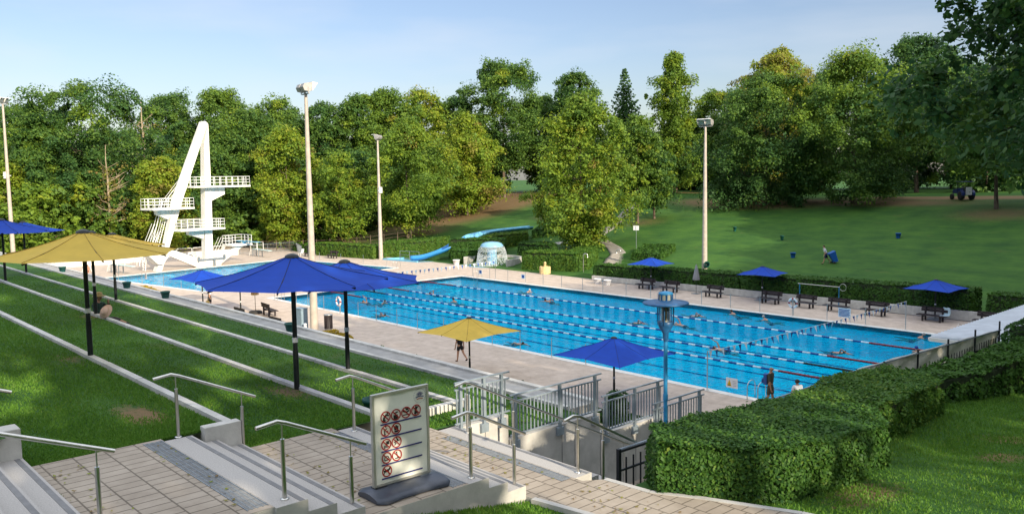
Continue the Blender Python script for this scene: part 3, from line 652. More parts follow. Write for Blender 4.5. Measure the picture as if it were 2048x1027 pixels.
f1 = parasol('blue parasol farthest left by the far hedge, over the first benches', BLUEF, (20.0, 26.75, 0), 2.75, 'sq', 1.55, .12, .62, FG, True)
dup(f1, (31.4, 26.55, 0), .2, 'middle blue parasol by the far hedge, below the man with the bin')
dup(f1, (44.7, 26.6, 0), -.05, 'blue parasol at the right end of the far hedge, above the bench with a towel')
def folded(label, fab, loc, h, base):
    t = thing('folded_parasol', label, 'parasol', loc)
    m = MB(); m.tube([(0, 0, 0), (0, 0, h)], .022, 8); m.build('pole', POSTM, t)
    v = []; n = 24; prof = [(.03, h), (.10, h - .25), (.19, h - .8), (.27, h - 1.25), (.25, h - 1.32)]
    m = MB(); vs = [(r_ * (1 + .16 * math.cos(8 * 2 * math.pi * k / n)) * math.cos(2 * math.pi * k / n), r_ * (1 + .16 * math.cos(8 * 2 * math.pi * k / n)) * math.sin(2 * math.pi * k / n), z) for r_, z in prof for k in range(n)]
    m.add(vs, [(i * n + k, i * n + (k + 1) % n, (i + 1) * n + (k + 1) % n, (i + 1) * n + k) for i in range(4) for k in range(n)], 0, True); m.build('canopy', fab, t)
    if base: m = MB(); m.lathe([(.5, 0), (.5, .14), (.42, .20), (.06, .22)], 20); m.build('base', RUBBER, t)
    else: m = MB(); m.bx(-.3, .3, -.3, .3, 0, .05); m.build('base', GALV, t)
folded('closed beige parasol with a heavy dark base beside a bench', BEIGEF, (6.9, -4.8, 0), 2.75, True)
folded('closed grey parasol standing at the far deck by the mast', GREYF, (25.3, 26.2, 0), 2.5, False)
# ---------------------------------------------------------------- benches
def bench(label, loc, rz, L=1.9, group='dark plank benches along the far pool deck'):
    t = thing('park_bench', label, 'bench', loc, rz, group); h = L / 2
    m = MB()
    for y in (-.62, -.44, -.26): m.bx(-h, h, y, y + .165, .40, .455)
    m.build('seat', WOODD, t, bevel=.006)
    m = MB(); m.bx(-h + .08, h - .08, .02, .07, .62, .80); m.bx(-h + .08, h - .08, .05, .10, .81, .95); m.build('backrest', WOODD, t, bevel=.006)
    for x in (-h + .38, h - .38):
        m = MB(); m.bx(x - .05, x + .05, -.52, -.42, 0, .40); m.build('leg', WOODD, t)
        m = MB(); m.bx(x - .05, x + .05, -.06, .05, 0, .92); m.build('leg', WOODD, t)
        m = MB(); m.bx(x - .035, x + .035, -.42, -.06, .31, .40); m.build('crossbar', WOODD, t)
    return t
b0 = bench('far bench farthest left, under the first far blue parasol', (20.3, 25.9, 0), -.03)
for x, y, lb in [(23.0, 25.85, 'second far bench, just right of the first far parasol pole'), (27.5, 25.75, 'third far bench, beside the closed grey parasol'), (32.8, 25.7, 'far bench under the middle far parasol'), (35.7, 25.65, 'far bench right behind the lifebuoy on its post'),
                 (38.3, 25.6, 'far bench below the blue handrail with a ring'), (41.1, 25.7, 'far bench behind the blue lettered notice board'), (44.9, 25.95, 'far bench with a pale towel on its right end'), (48.4, 26.1, 'far bench half hidden by the white corrugated roof')]:
    dup(b0, (x, y, 0), -.03 + rnd.uniform(-.02, .02), lb)
bn = dup(b0, (8.6, -4.75, 0), math.pi - .12, 'dark plank bench on the near deck beside the closed beige parasol', 'benches on the near deck')
dup(b0, (9.3, -7.1, 0), math.pi, 'near deck bench of which only the back shows, by a parasol pole', 'benches on the near deck')
dup(b0, (15.1, -7.2, 0), math.pi, 'near deck bench of which only the back shows, behind a green tub', 'benches on the near deck')
bh = dup(b0, (-28.2, 22.6, 0), .10, 'bench against the sunlit hedge, right of the reclining visitor', 'benches by the sunlit hedge')
dup(b0, (-32.6, 21.7, 0), .10, 'bench against the sunlit hedge with a person sitting on it', 'benches by the sunlit hedge')
# towel on a bench
v = []; n = 8
for i in range(n + 1):
    for j in range(11):
        s_ = j / 10; u_ = i / n
        if s_ < .45: y, z = 26.04 + .012, .98 - s_ * 1.0 + .0
        else: y, z = 26.0 - (s_ - .45) * .75, .475
        v.append((45.45 + .45 * u_ + .04 * math.sin(s_ * 5), y - .07, z + .015 * math.sin(i * 1.3 + j)))
f = [(i * 11 + j, i * 11 + j + 1, (i + 1) * 11 + j + 1, (i + 1) * 11 + j) for i in range(n) for j in range(10)]
o = raw('towel', v, f, cloth('pale_blue_cloth', (.50, .66, .74)), sm=True); md = o.modifiers.new('t', 'SOLIDIFY'); md.thickness = .015
tag(o, 'pale blue towel draped over the end of a far bench', 'towel')
# ---------------------------------------------------------------- floodlight masts
def mast(label, loc, h, rz, hood, box=True):
    t = thing('floodlight_mast', label, 'floodlight', loc, rz, 'tall floodlight masts around the pools')
    m = MB(); m.tube([(0, 0, 0), (0, 0, h * .3), (0, 0, h * .62), (0, 0, h - .5), (0, 0, h)], [.27, .225, .17, .11, .10], 16); m.lathe([(.32, -.05), (.32, .06), (.275, .08)], 16); m.build('pole', POLEM, t)
    m = MB(); m.beam((-.62, 0, h + .03), (.62, 0, h + .03), .09, .07); m.build('crossarm', LAMPBOX, t)
    for x in (-.36, .36):
        m = MB(); q = [(.22, .32), (-.30, .24), (-.42, .02), (-.32, -.22), (.02, -.28), (.17, -.22)]
        zc = h + .40
        m.plate([(x - .29, y, zc + z) for y, z in q], (.58, 0, 0)); fl = m.build('floodlight', LAMPBOX, t, bevel=.02)
        m = MB(); m.plate([(x - .25, .178, zc - .20), (x + .25, .178, zc - .20), (x + .25, .215, zc + .27), (x - .25, .215, zc + .27)], (0, .012, 0)); m.build('lens', GLASS, fl)
        if hood: m = MB(); m.plate([(x - .30, .20, zc + .32), (x + .30, .20, zc + .32), (x + .30, .56, zc + .26), (x - .30, .56, zc + .26)], (0, 0, .03)); m.plate([(x + .29, .20, zc + .32), (x + .29, .56, zc + .26), (x + .29, .20, zc - .22)], (.02, 0, 0)); m.build('hood', WPAINT, fl)
        for s_ in (-.31, .31): m = MB(); m.beam((x + s_, -.05, zc - .37), (x + s_, -.05, zc), .03, .05); m.build('bracket', LAMPBOX, t)
    if box: m = MB(); m.bx(-.28, .28, -.34, -.12, h * .56, h * .56 + .75); m.bx(-.5, .5, -.16, -.06, h * .56 + .28, h * .56 + .36); m.build('loudspeaker', PLWHITE, t)
    return t
mast('tall floodlight mast on the near deck, highest in the photo', (18.2, -6.05, 0), 15.6, R(-8), True, False)
mast('floodlight mast with white loudspeakers at the far deck, before the forest', (-22.1, 25.75, 0), 14.8, R(125), True, True)
mast('floodlight mast with two lit-edged lamps on the hill behind the far hedge', (20.5, 34.2, .6), 13.9, R(-170), True, False)
mast('floodlight mast at the far left edge with a white box', (-44.0, -10.4, 0), 19.2, R(-60), True, True)
# ---------------------------------------------------------------- blue street lantern
t = thing('street_lantern', 'blue street lantern with a wide disc hat above the clipped hedge', 'lantern', (58.78, -21.36, 4.2))
m = MB(); m.tube([(0, 0, 0), (0, 0, 3.22)], .036, 14); m.lathe([(.075, 0), (.075, .5), (.05, .56)], 14); m.lathe([(.045, 1.95), (.045, 2.06)], 14); m.build('pole', BLUEP, t)
m = MB(); m.lathe([(.037, 3.02), (.05, 3.10), (.05, 3.16), (.13, 3.30), (.14, 3.38), (.135, 3.385)], 20); m.build('lamp_base', BLUEPD, t)
m = MB(); m.lathe([(.06, 3.385), (.06, 3.70)], 14); m.build('reflector', CLEARP, t)
for k in range(8): m = MB(); m.lathe([(.10, 3.42 + .034 * k), (.062, 3.438 + .034 * k)], 14); m.build('louvre', STEEL, t)
for k in range(10): a_ = 2 * math.pi * k / 10; m = MB(); m.tube([(.132 * math.cos(a_), .132 * math.sin(a_), 3.385), (.132 * math.cos(a_), .132 * math.sin(a_), 3.72)], .0055, 6); m.build('cage_bar', BLUEPD, t)
for k in range(4): a_ = 2 * math.pi * k / 4 + .5; m = MB(); m.tube([(.142 * math.cos(a_), .142 * math.sin(a_), 3.33), (.142 * math.cos(a_), .142 * math.sin(a_), 3.72)], .009, 6); m.build('strut', BLUEPD, t)
m = MB(); m.lathe([(.001, 3.715), (.13, 3.715), (.40, 3.70), (.415, 3.715), (.40, 3.735), (.14, 3.77), (.13, 3.775)], 32); m.build('hat_disc', BLUEPD, t)
m = MB(); m.lathe([(.115, 3.775), (.115, 3.875)], 16); [m.bx(.116 * math.cos(a_) - .012, .116 * math.cos(a_) + .012, .116 * math.sin(a_) - .012, .116 * math.sin(a_) + .012, 3.775, 3.876, 1) for a_ in [k * math.pi / 4 for k in range(8)]]; m.build('top_lamp', [CLEARP, BLUEPD], t)
m = MB(); m.lathe([(.128, 3.876), (.128, 3.905), (.05, 3.925), (.001, 3.93)], 18); m.build('top_cap', BLUEP, t)
# ---------------------------------------------------------------- notice board with pictograms
t = thing('notice_board', 'white notice board with red prohibition pictograms on a dark weighted base', 'notice board', (58.84, -27.15, 6.05), R(-1.0))
# local: +x faces the camera side, y runs along the board
H0, H1, HW = .12, 1.36, .45
m = MB()
for y0, y1, z0, z1 in [(-HW, -HW + .035, H0, H1), (HW - .035, HW, H0, H1), (-HW + .035, HW - .035, H0, H0 + .035), (-HW + .035, HW - .035, H1 - .035, H1)]: m.bx(-.025, .030, y0, y1, z0, z1)
m.build('frame', M('alu_frame', (.50, .49, .44), .35, .55, var=.05), t, bevel=.004)
nn = 26; v = []
for i in range(nn + 1):
    for j in range(nn + 1):
        y, z = -HW + .03 + (2 * HW - .06) * i / nn, H0 + .03 + (H1 - H0 - .06) * j / nn
        v.append((.012 + .0035 * math.sin(5 * y + 9 * z) + .0025 * math.sin(13 * y - 7 * z + 1), y, z))
f = [(i * (nn + 1) + j, (i + 1) * (nn + 1) + j, (i + 1) * (nn + 1) + j + 1, i * (nn + 1) + j + 1) for i in range(nn) for j in range(nn)]
raw('poster', v, f, CREAMP, parent=t, sm=True)
m = MB(); m.bx(-.024, .005, -HW + .035, HW - .035, H0 + .035, H1 - .035); m.build('back_panel', GALV, t)
XP = .0225
m = MB()
for z0 in (.93, .75, .565, .385, .20): m.bx(XP - .004, XP, -.325, .325, z0, z0 + .019)
m.build('blue_line', NAVY, t)
def ring(m, cy, cz, r, wd, mi=0, n=28, x=XP):
    v = [(x, cy + a_ * math.cos(2 * math.pi * k / n), cz + a_ * math.sin(2 * math.pi * k / n)) for a_ in (r, r - wd) for k in range(n)]
    m.add(v, [(k, (k + 1) % n, n + (k + 1) % n, n + k) for k in range(n)], mi)
def disc(m, cy, cz, r, mi=0, x=XP, n=14, sy=1, sz=1): m.add([(x, cy + sy * r * math.cos(2 * math.pi * k / n), cz + sz * r * math.sin(2 * math.pi * k / n)) for k in range(n)], [tuple(range(n))], mi)
def stroke(m, p, q, wd, mi=0, x=XP):
    d_ = Vector((q[0] - p[0], q[1] - p[1])).normalized(); n_ = Vector((-d_.y, d_.x)) * wd / 2
    m.add([(x, p[0] - n_.x, p[1] - n_.y), (x, q[0] - n_.x, q[1] - n_.y), (x, q[0] + n_.x, q[1] + n_.y), (x, p[0] + n_.x, p[1] + n_.y)], [(0, 1, 2, 3)], mi)
ICON = {'throw': [((-.03, -.05), (-.02, .0), .022), ((-.02, 0), (.02, .03), .02), ((.02, .03), (.05, .01), .014), ((-.05, -.055), (.0, -.055), .03)],
        'litter': [((-.03, -.05), (.03, -.05), .03), ((-.03, -.02), (.03, -.02), .03), ((-.03, .02), (.03, .035), .014), ((-.03, -.06), (-.03, .0), .012)],
        'dive': [((-.05, .03), (.01, .0), .018), ((.01, 0), (.05, .02), .014), ((-.05, -.03), (.05, -.03), .010), ((.0, .04), (.04, .045), .02)],
        'photo': [((-.02, -.055), (.0, .01), .022), ((.0, .01), (.0, .045), .026), ((.0, .02), (.04, .05), .012), ((.02, -.05), (.0, .0), .016)],
        'ball': [((-.02, -.05), (-.02, .01), .010), ((-.02, .01), (.02, .03), .010), ((-.04, -.05), (.0, -.05), .010), ((.02, -.03), (.03, .0), .01)],
        'fire': [((-.03, -.04), (.03, -.04), .020), ((-.02, -.02), (-.025, .03), .016), ((.0, -.02), (.0, .045), .02), ((.02, -.02), (.025, .03), .016)],
        'shower': [((.0, .02), (.045, .02), .034), ((-.03, -.05), (-.03, -.01), .008), ((-.01, -.05), (-.01, -.01), .008), ((.01, -.05), (.01, -.01), .008)],
        'run': [((-.04, .0), (.05, .02), .010), ((-.01, -.01), (-.03, -.04), .01), ((.01, .02), (.02, .045), .02)],
        'bike': [((-.045, -.03), (-.015, .02), .008), ((-.015, .02), (.02, .02), .008), ((.02, .02), (.045, -.03), .008), ((-.03, -.03), (.04, -.03), .012)],
        'skate': [((-.03, -.04), (.03, -.04), .010), ((.015, -.04), (-.005, .045), .008), ((-.02, .045), (.01, .045), .008)],
        'dog': [((-.045, .0), (.03, .01), .026), ((.03, .01), (.05, .04), .02), ((-.04, .0), (-.05, -.05), .010), ((.02, .0), (.03, -.05), .010), ((-.045, .0), (-.06, .03), .008)]}
rows = [(1.035, ['throw', 'litter', 'dive', 'photo']), (.85, ['ball', 'fire']), (.665, ['shower', 'run']), (.485, ['bike', 'skate']), (.305, ['dog'])]
for z0, ic in rows:
    for k, nm in enumerate(ic):
        cy = -.245 + k * .162; g = MB(); ring(g, cy, z0, .079, .016)
        stroke(g, (cy - .052, z0 + .052), (cy + .052, z0 - .052), .015, 0, XP + .001); o = g.build('pictogram', RED, t)
        g = MB()
        for p, q, wd in ICON[nm]: stroke(g, (cy + p[0], z0 + p[1]), (cy + q[0], z0 + q[1]), wd * 1.35, 0, XP - .001)
        if nm in ('throw', 'photo', 'dive', 'ball', 'run'): disc(g, cy + (.03 if nm == 'throw' else .0), z0 + (.055 if nm != 'throw' else .045), .011, 0, XP - .001)
        g.build('symbol', INK, o)
g = MB(); cy, cz = .305, 1.225
for k in range(7):
    a_ = R(25 + 130 * k / 6); stroke(g, (cy + .018 * math.cos(a_), cz + .018 * math.sin(a_)), (cy + .062 * math.cos(a_), cz + .055 * math.sin(a_)), .008)
for k in range(8): stroke(g, (cy - .066 + .0165 * k, cz - .012 - .007 * math.cos(k * .8)), (cy - .066 + .0165 * (k + 1), cz - .012 - .007 * math.cos((k + 1) * .8)), .014)
for k in range(26):
    a_ = 2 * math.pi * k / 26; stroke(g, (cy + .092 * math.cos(a_), cz + .092 * math.sin(a_)), (cy + .101 * math.cos(a_), cz + .101 * math.sin(a_)), .006, 0)
for k in range(8): stroke(g, (cy - .05 + .0125 * k, cz - .042 - .004 * math.cos(k * .8)), (cy - .05 + .0125 * (k + 1), cz - .042 - .004 * math.cos((k + 1) * .8)), .010, 1)
g.build('emblem', [NAVY, RED], t)
for y in (-.36, .36):
    m = MB(); m.bx(-.03, .03, y - .035, y + .035, .07, H0); m.bx(-.06, .06, y - .09, y + .09, H0 - .03, H0 - .002); m.build('leg', GALV if y > 0 else BLACKM, t)
m = MB(); prof = [(-.33, 0), (-.33, .04), (-.25, .07), (-.08, .10), (.08, .10), (.25, .07), (.33, .04), (.33, 0)]
ys_ = [-.58, -.48, -.2, .2, .48, .58]; wy = [.72, 1, .86, .86, 1, .72]; vs = [(x * w_, y, z * (.8 if w_ < .75 else 1)) for y, w_ in zip(ys_, wy) for x, z in prof]; n = len(prof)
m.add(vs, [(i * n + k, i * n + k + 1, (i + 1) * n + k + 1, (i + 1) * n + k) for i in range(5) for k in range(n - 1)], 0, True); m.add(vs[:n], [tuple(range(n))]); m.add(vs[-n:], [tuple(reversed(range(n)))])
m.build('weighted_base', M('base_plastic', (.055, .065, .09), .38, var=.2, scale=4), t, (.06, 0, .012))
# ---------------------------------------------------------------- pool rope barrier, flags, lane ropes
pm = None
def bpost(x, y, lab, h=1.12):
    global pm
    t = thing('barrier_post', lab, 'post', (x, y, .03), 0, 'thin barrier posts around the swimming pool')
    if pm is None: m = MB(); m.tube([(0, 0, 0), (0, 0, h)], .022, 8); m.lathe([(.06, 0), (.06, .02), (.024, .03)], 10); pm = m.build('shaft', STEEL, t)
    else: part(pm, 'shaft', t, (0, 0, 0))
far = [1.5, 4.2, 6.9, 9.4, 11.8, 14.2, 16.8, 19.2, 21.8, 24.4, 26.9, 29.4, 32.0, 34.5, 37.1, 39.7, 42.4]
near = [6.9, 9.4, 11.9, 14.4, 16.8, 19.4, 21.8, 24.7, 29.5, 32.0, 34.6, 37.2]
FL_ = 'thin steel post of the rope barrier on the far pool edge'; NL_ = 'thin steel post of the rope barrier on the near pool edge'
for x in far: bpost(x, 21.2, FL_)
for x in near: bpost(x, -.33, NL_)
for q in [(-24, -5.1), (-19.4, -4.3), (-15.5, -3.6), (-12.5, -3.05), (-9.0, -2.5)]: bpost(*q, 'thin post at the near edge of the diving pool')
for k in range(5): q = DA + DU * (2 + 4 * k) + DV * 24.2; bpost(q.x, q.y, 'thin post at the far edge of the diving pool')
def rope(name, pts, r, mat, lab):
    m = MB(); P = []
    for p, q in zip(pts[:-1], pts[1:]):
        for k in range(6): s_ = k / 6; P.append((p[0] + (q[0] - p[0]) * s_, p[1] + (q[1] - p[1]) * s_, p[2] + (q[2] - p[2]) * s_ - .05 * 4 * s_ * (1 - s_)))
    P.append(pts[-1]); m.tube(P, r, 5); tag(m.build(name, mat), lab, 'rope')
rope('barrier_rope', [(x, 21.2, 1.08) for x in far], .007, GALV, 'thin rope strung between the far barrier posts')
rope('barrier_rope', [(x, -.33, 1.08) for x in near], .007, GALV, 'thin rope strung between the near barrier posts')
def flagline(x, lab, y0=-.33, y1=21.25):
    t = thing('flag_line', lab, 'bunting', (x, y0, .03)); Ln = y1 - y0; h = 1.86
    for yy in (0, Ln): m = MB(); m.tube([(0, yy, 0), (0, yy, h)], .024, 8); m.lathe([(.07, 0), (.07, .02), (.026, .03)], 10, (0, yy, 0)); m.build('post', STEEL, t)
    sag = lambda s_: h - .02 - .10 * 4 * s_ * (1 - s_)
    m = MB(); m.tube([(0, Ln * k / 24, sag(k / 24)) for k in range(25)], .010, 6); m.build('line', WPAINT, t)
    fw_ = None; fb_ = None
    n = 44
    for k in range(n):
        s_ = (k + .5) / n; blue = k % 2 == 1
        if not blue and fw_ is None or blue and fb_ is None:
            m = MB(); m.add([(0, -.13, 0), (0, .13, 0), (.015, .05, -.20), (.03, 0, -.40), (.015, -.05, -.20)], [(0, 1, 2, 3, 4)])
            o = m.build('pennant', CL_BLUE if blue else CL_WHITE, t, (0, Ln * s_, sag(s_)))
            if blue: fb_ = o
            else: fw_ = o
        else: part(fb_ if blue else fw_, 'pennant', t, (0, Ln * s_, sag(s_)), (0, rnd.uniform(-.3, .3), 0))
flagline(45.0, 'line of white and blue pennants across the near end of the pool')
flagline(5.0, 'line of pennants across the far end of the pool, by the mushroom fountain')
def lane(y, red, lab):
    m = MB(); x = .2; k = 0
    while x < 49.75:
        end = x < 4.9 or x >= 44.9
        for s_ in (0, .25): m.tube([(x + s_, y, -.02), (x + s_ + .012, y, -.02), (x + s_ + .232, y, -.02), (x + s_ + .246, y, -.02)], [.034, .062, .062, .034], 8, 2 if end else k % 2)
        x += .5; k += 1
    tag(m.build('lane_rope', [BLUEFL, WHITEFL, red]), lab, 'lane rope', 'floating lane ropes')
lane(15.8, REDF, 'lane rope nearest the far edge, blue and white with red ends'); lane(10.75, REDF, 'second lane rope from the far edge, red at its ends')
lane(8.2, BLACKFL, 'third lane rope from the far edge, ending in black floats'); lane(5.65, REDF, 'lane rope nearest the near pool edge, red at its end')
# ladders
def ladder(label, loc, rz):
    t = thing('pool_ladder', label, 'ladder', loc, rz, 'steel pool ladders')
    for x in (-.27, .27):
        m = MB(); m.tube([(x, -.45, .03), (x, -.45, .60)] + [(x, -.45 + .32 * (1 - math.cos(a_)), .60 + .25 * math.sin(a_)) for a_ in [k * math.pi / 6 for k in range(1, 6)]] + [(x, .19, .6), (x, .19, -1.3)], .021, 8); m.build('handrail', STEEL, t)
    for z in (-.25, -.6, -.95): m = MB(); m.bx(-.27, .27, .12, .24, z, z + .03); m.build('rung', STEEL, t)
ladder('steel pool ladder by the man with the backpack', (47.5, -.0, 0), 0); ladder('steel pool ladder at the far left pool corner', (2.6, PW, 0), math.pi)
ladder('steel pool ladder at the near left pool corner behind the blue parasol', (1.6, 0, 0), 0); ladder('steel pool ladder behind the blue lantern hat', (25.8, PW, 0), math.pi); ladder('steel pool ladder at the far right pool corner', (48.6, PW, 0), math.pi)
ladder('steel ladder at the far corner of the diving pool', (DA.x - 3, 20.8, 0), math.pi + .15)
# lifebuoys
def buoy(label, loc, rz):
    t = thing('lifebuoy', label, 'lifebuoy', loc, rz, 'lifebuoys on posts')
    m = MB(); m.tube([(0, 0, 0), (0, 0, 1.2)], .025, 8); m.build('post', STEEL, t)
    m = MB(); n = 32; k8 = 8
    vs = []; 
    for i in range(n):
        a_ = 2 * math.pi * i / n
        for k in range(k8): b_ = 2 * math.pi * k / k8; rr = .30 + .075 * math.cos(b_); vs.append((rr * math.cos(a_), -.09 + .06 * math.sin(b_), .92 + rr * math.sin(a_)))
    for i in range(n):
        for k in range(k8): m.add([], []); m.f.append((i * k8 + k, i * k8 + (k + 1) % k8, ((i + 1) % n) * k8 + (k + 1) % k8, ((i + 1) % n) * k8 + k)); m.m.append(1 if (i % 8) in (0, 7) else 0); m.s.append(True)
    m.v = vs; m.build('ring', [PLWHITE, RED], t)
    m = MB(); m.tube([(.40 * math.cos(2 * math.pi * i / 24), -.09, .92 + .40 * math.sin(2 * math.pi * i / 24) + .02 * math.cos(i * 2)) for i in range(25)], .008, 5); m.build('grab_line', WPAINT, t)
buoy('red and white lifebuoy on the far pool edge in front of the benches', (37.1, 21.35, .03), 0); buoy('red and white lifebuoy on the near pool edge between the blue parasol poles', (11.9, -.4, .03), 0)
# notices hung on the rope
def notice(label, loc, wd, ht, kind, rz=0.):
    t = thing('notice_sign', label, 'sign', loc, rz, 'small notices at the pool edges')
    m = MB(); m.bx(-wd / 2, wd / 2, 0, .012, 0, ht); m.build('panel', PLWHITE, t); Yf = -.003
    g = MB()
    def rect(x0, x1, z0, z1, mi): g.add([(x0, Yf, z0), (x1, Yf, z0), (x1, Yf, z1), (x0, Yf, z1)], [(0, 1, 2, 3)], mi)
    if kind == 'lines':
        for k in range(6): rect(-wd * .44, wd * (.44 if k % 2 else .38), ht * (.10 + .14 * k), ht * (.18 + .14 * k), 0)
        g.build('lettering', CL_BLUE, t)
    elif kind == 'warn':
        g.add([(-wd * .40, Yf, ht * .18), (-wd * .02, Yf, ht * .18), (-wd * .21, Yf, ht * .86)], [(0, 1, 2)], 0); g.build('warning_triangle', YELP, t)
        g = MB(); Yf = -.005
        for p, q, w0 in [((-.34, .22), (-.08, .22), .03), ((-.24, .36), (-.17, .36), .06), ((-.215, .36), (-.205, .58), .05)]: rect(wd * p[0], wd * q[0], ht * p[1], ht * (p[1] + .06 if q[1] == p[1] else q[1]), 0)
        g.build('warning_symbol', INK, t); g = MB()
        for k in range(4): rect(wd * .08, wd * (.40 - .05 * (k % 2)), ht * (.25 + .15 * k), ht * (.29 + .15 * k), 0)
        g.build('lettering', GREYINK, t)
    else:
        rect(-wd * .35, wd * .35, ht * .15, ht * .85, 0); g.build('panel_print', CL_BLUE if kind == 'blue' else GREYINK, t)
    m = MB(); m.tube([(-wd * .4, .006, ht), (-wd * .4, .006, ht + .18)], .004, 5); m.tube([(wd * .4, .006, ht), (wd * .4, .006, ht + .18)], .004, 5); m.build('cord', GALV, t)
notice('white sign with a yellow warning triangle on the near pool edge', (46.35, -.35, .37), .62, .46, 'warn')
notice('white notice with blue lettering lines on the far pool edge', (40.95, 21.17, .38), .86, .62, 'lines')
notice('small blue notice by the far left pool ladder', (2.8, 21.17, .42), .5, .42, 'blue'); notice('small blue notice hung before the sandstone fountain', (9.1, 21.17, .45), .52, .42, 'blue')
notice('white notice on the near edge of the diving pool', (-18.6, -4.2, .55), .55, .6, 'grey')
t = thing('notice_sign', 'white sign on a post above the trimmed hill hedge', 'sign', (6.6, 40.9, G(6.6, 40.9)), R(28))
m = MB(); m.tube([(0, 0, 0), (0, 0, 2.5)], .03, 8); m.build('post', GALV, t); m = MB(); m.bx(-.32, .32, -.05, -.035, 2.05, 2.55); m.build('panel', PLWHITE, t)
m = MB(); m.bx(-.08, .0, -.055, -.0505, 2.1, 2.5); m.build('panel_print', GREYINK, t)
# blue rail with ring behind benches
t = thing('towel_rail', 'blue and steel rail with a ring above the far benches', 'rail', (36.1, 27.08, 0))
m = MB(); m.tube([(-1.9, 0, 1.55), (1.5, 0, 1.55)], .025, 8); m.build('bar', STEEL, t)
for x in (-1.75, 1.45): m = MB(); m.tube([(x, 0, 0), (x, 0, 1.55)], .035, 8); m.build('post', BLUEP, t)
m = MB(); m.tube([(1.75 + .26 * math.cos(2 * math.pi * i / 20), 0, 1.55 + .26 * math.sin(2 * math.pi * i / 20)) for i in range(21)], .014, 6); m.build('ring', STEEL, t)
# showers
def shower(label, loc, rz):
    t = thing('outdoor_shower', label, 'shower', loc, rz, 'outdoor shower pipes by the hill stairs'); m = MB()
    m.tube([(0, 0, 0), (0, 0, 1.9)] + [(.22 * (1 - math.cos(a_)), 0, 1.9 + .22 * math.sin(a_)) for a_ in [k * math.pi / 8 for k in range(1, 9)]] + [(.44, 0, 1.82)], .04, 10); m.build('pipe', STEEL, t)
    m = MB(); m.lathe([(.05, 1.84), (.09, 1.76), (.09, 1.74)], 12, (.44, 0, 0)); m.build('shower_head', STEEL, t)
shower('steel shower pipe at the corner of the front hedge', (8.3, 30.4, .02), R(30)); shower('steel shower pipe beside the top of the hill stairs', (10.6, 33.6, .35), R(210))
# sandstone drinking fountain, tubs
t = thing('drinking_fountain', 'round yellow sandstone drinking fountain on the far deck', 'fountain', (5.0, 28.1, 0))
m = MB(); m.lathe([(.58, 0), (.60, .12), (.60, .30), (.585, .31), (.60, .33), (.60, .62), (.585, .63), (.60, .65), (.58, .76), (.50, .78), (.48, .70), (.1, .68)], 12, sm=False); m.build('basin', SANDST, t)
m = MB(); m.lathe([(.14, .68), (.13, 1.10), (.15, 1.12), (.13, 1.2), (.06, 1.24), (.001, 1.25)], 10, (-.05, .05, 0)); m.build('column', SANDST, t)
def tub(label, loc, mat, r=.30, h=.45, group='white tubs by the seat wall', liner=True):
    t = thing('tub', label, 'tub', loc, 0, group); m = MB(); m.lathe([(r * .74, 0), (r, h - .06), (r * 1.09, h - .06), (r * 1.09, h), (r * .96, h), (r * .72, .03), (.001, .03)], 18); m.build('body', mat, t)
    for s_ in (-1, 1): m = MB(); m.tube([(s_ * r * 1.02, -.08, h - .12), (s_ * r * 1.16, -.06, h - .16), (s_ * r * 1.16, .06, h - .16), (s_ * r * 1.02, .08, h - .12)], .012, 6); m.build('handle', mat, t)
tub('white tub at the left end of the seat wall', (14.6, 25.6, 0), PLWHITE, .34, .5); tub('white tub just right of its twin, in front of the seat wall', (15.9, 25.5, 0), PLWHITE, .34, .5)
tub('white tub by the end of the water slide', (-9.2, 27.6, 0), PLWHITE, .40, .6)
GG = 'dark green tubs along the lawn path'
for (x, y, z), lb in [((41.97, -20.0, 5.08), 'dark green tub on the path edge below the near deck benches'), ((30.25, -19.9, 5.08), 'dark green tub on the path edge left of the white shirted man'), ((25.2, -19.9, 5.08), 'dark green tub on the path edge near the yellow flower bed'), ((14.5, -20.0, 5.08), 'dark green tub farthest along the lawn path, at the left'), ((54.0, -24.5, 5.58), 'dark green tub on the lawn just behind the notice board')]:
    tub(lb, (x, y, z), PLGREEN, .19, .30, GG)
HB = 'bins standing on the hill lawn'
for x, y, mt, lb, rr in [(25.6, 41.4, PLBLUE, 'blue open bin on the hill lawn left of the man pulling a bin', .25), (20.5, 48.1, PLGREEN, 'small dark bin highest on the left of the hill lawn', .19), (31.2, 51.6, PLBLUE, 'blue open bin on the hill lawn far right', .25), (12.8, 51.0, PLGREEN, 'small dark bin on the hill lawn right of the mast', .19)]:
    tub(lb, (x, y, G(x, y)), mt, rr, .5, HB)
t = thing('waste_drum', 'green drum bin hung on the hill floodlight mast', 'bin', (20.95, 33.9, 1.55)); m = MB(); m.lathe([(.26, -.3), (.28, .28), (.25, .28), (.24, -.25), (.001, -.25)], 16); o = m.build('drum', PLGREEN, t); o.rotation_euler = (R(70), 0, R(40))
m = MB(); m.bx(-.3, .0, -.03, .03, -.05, .05); m.build('bracket', GALV, t)
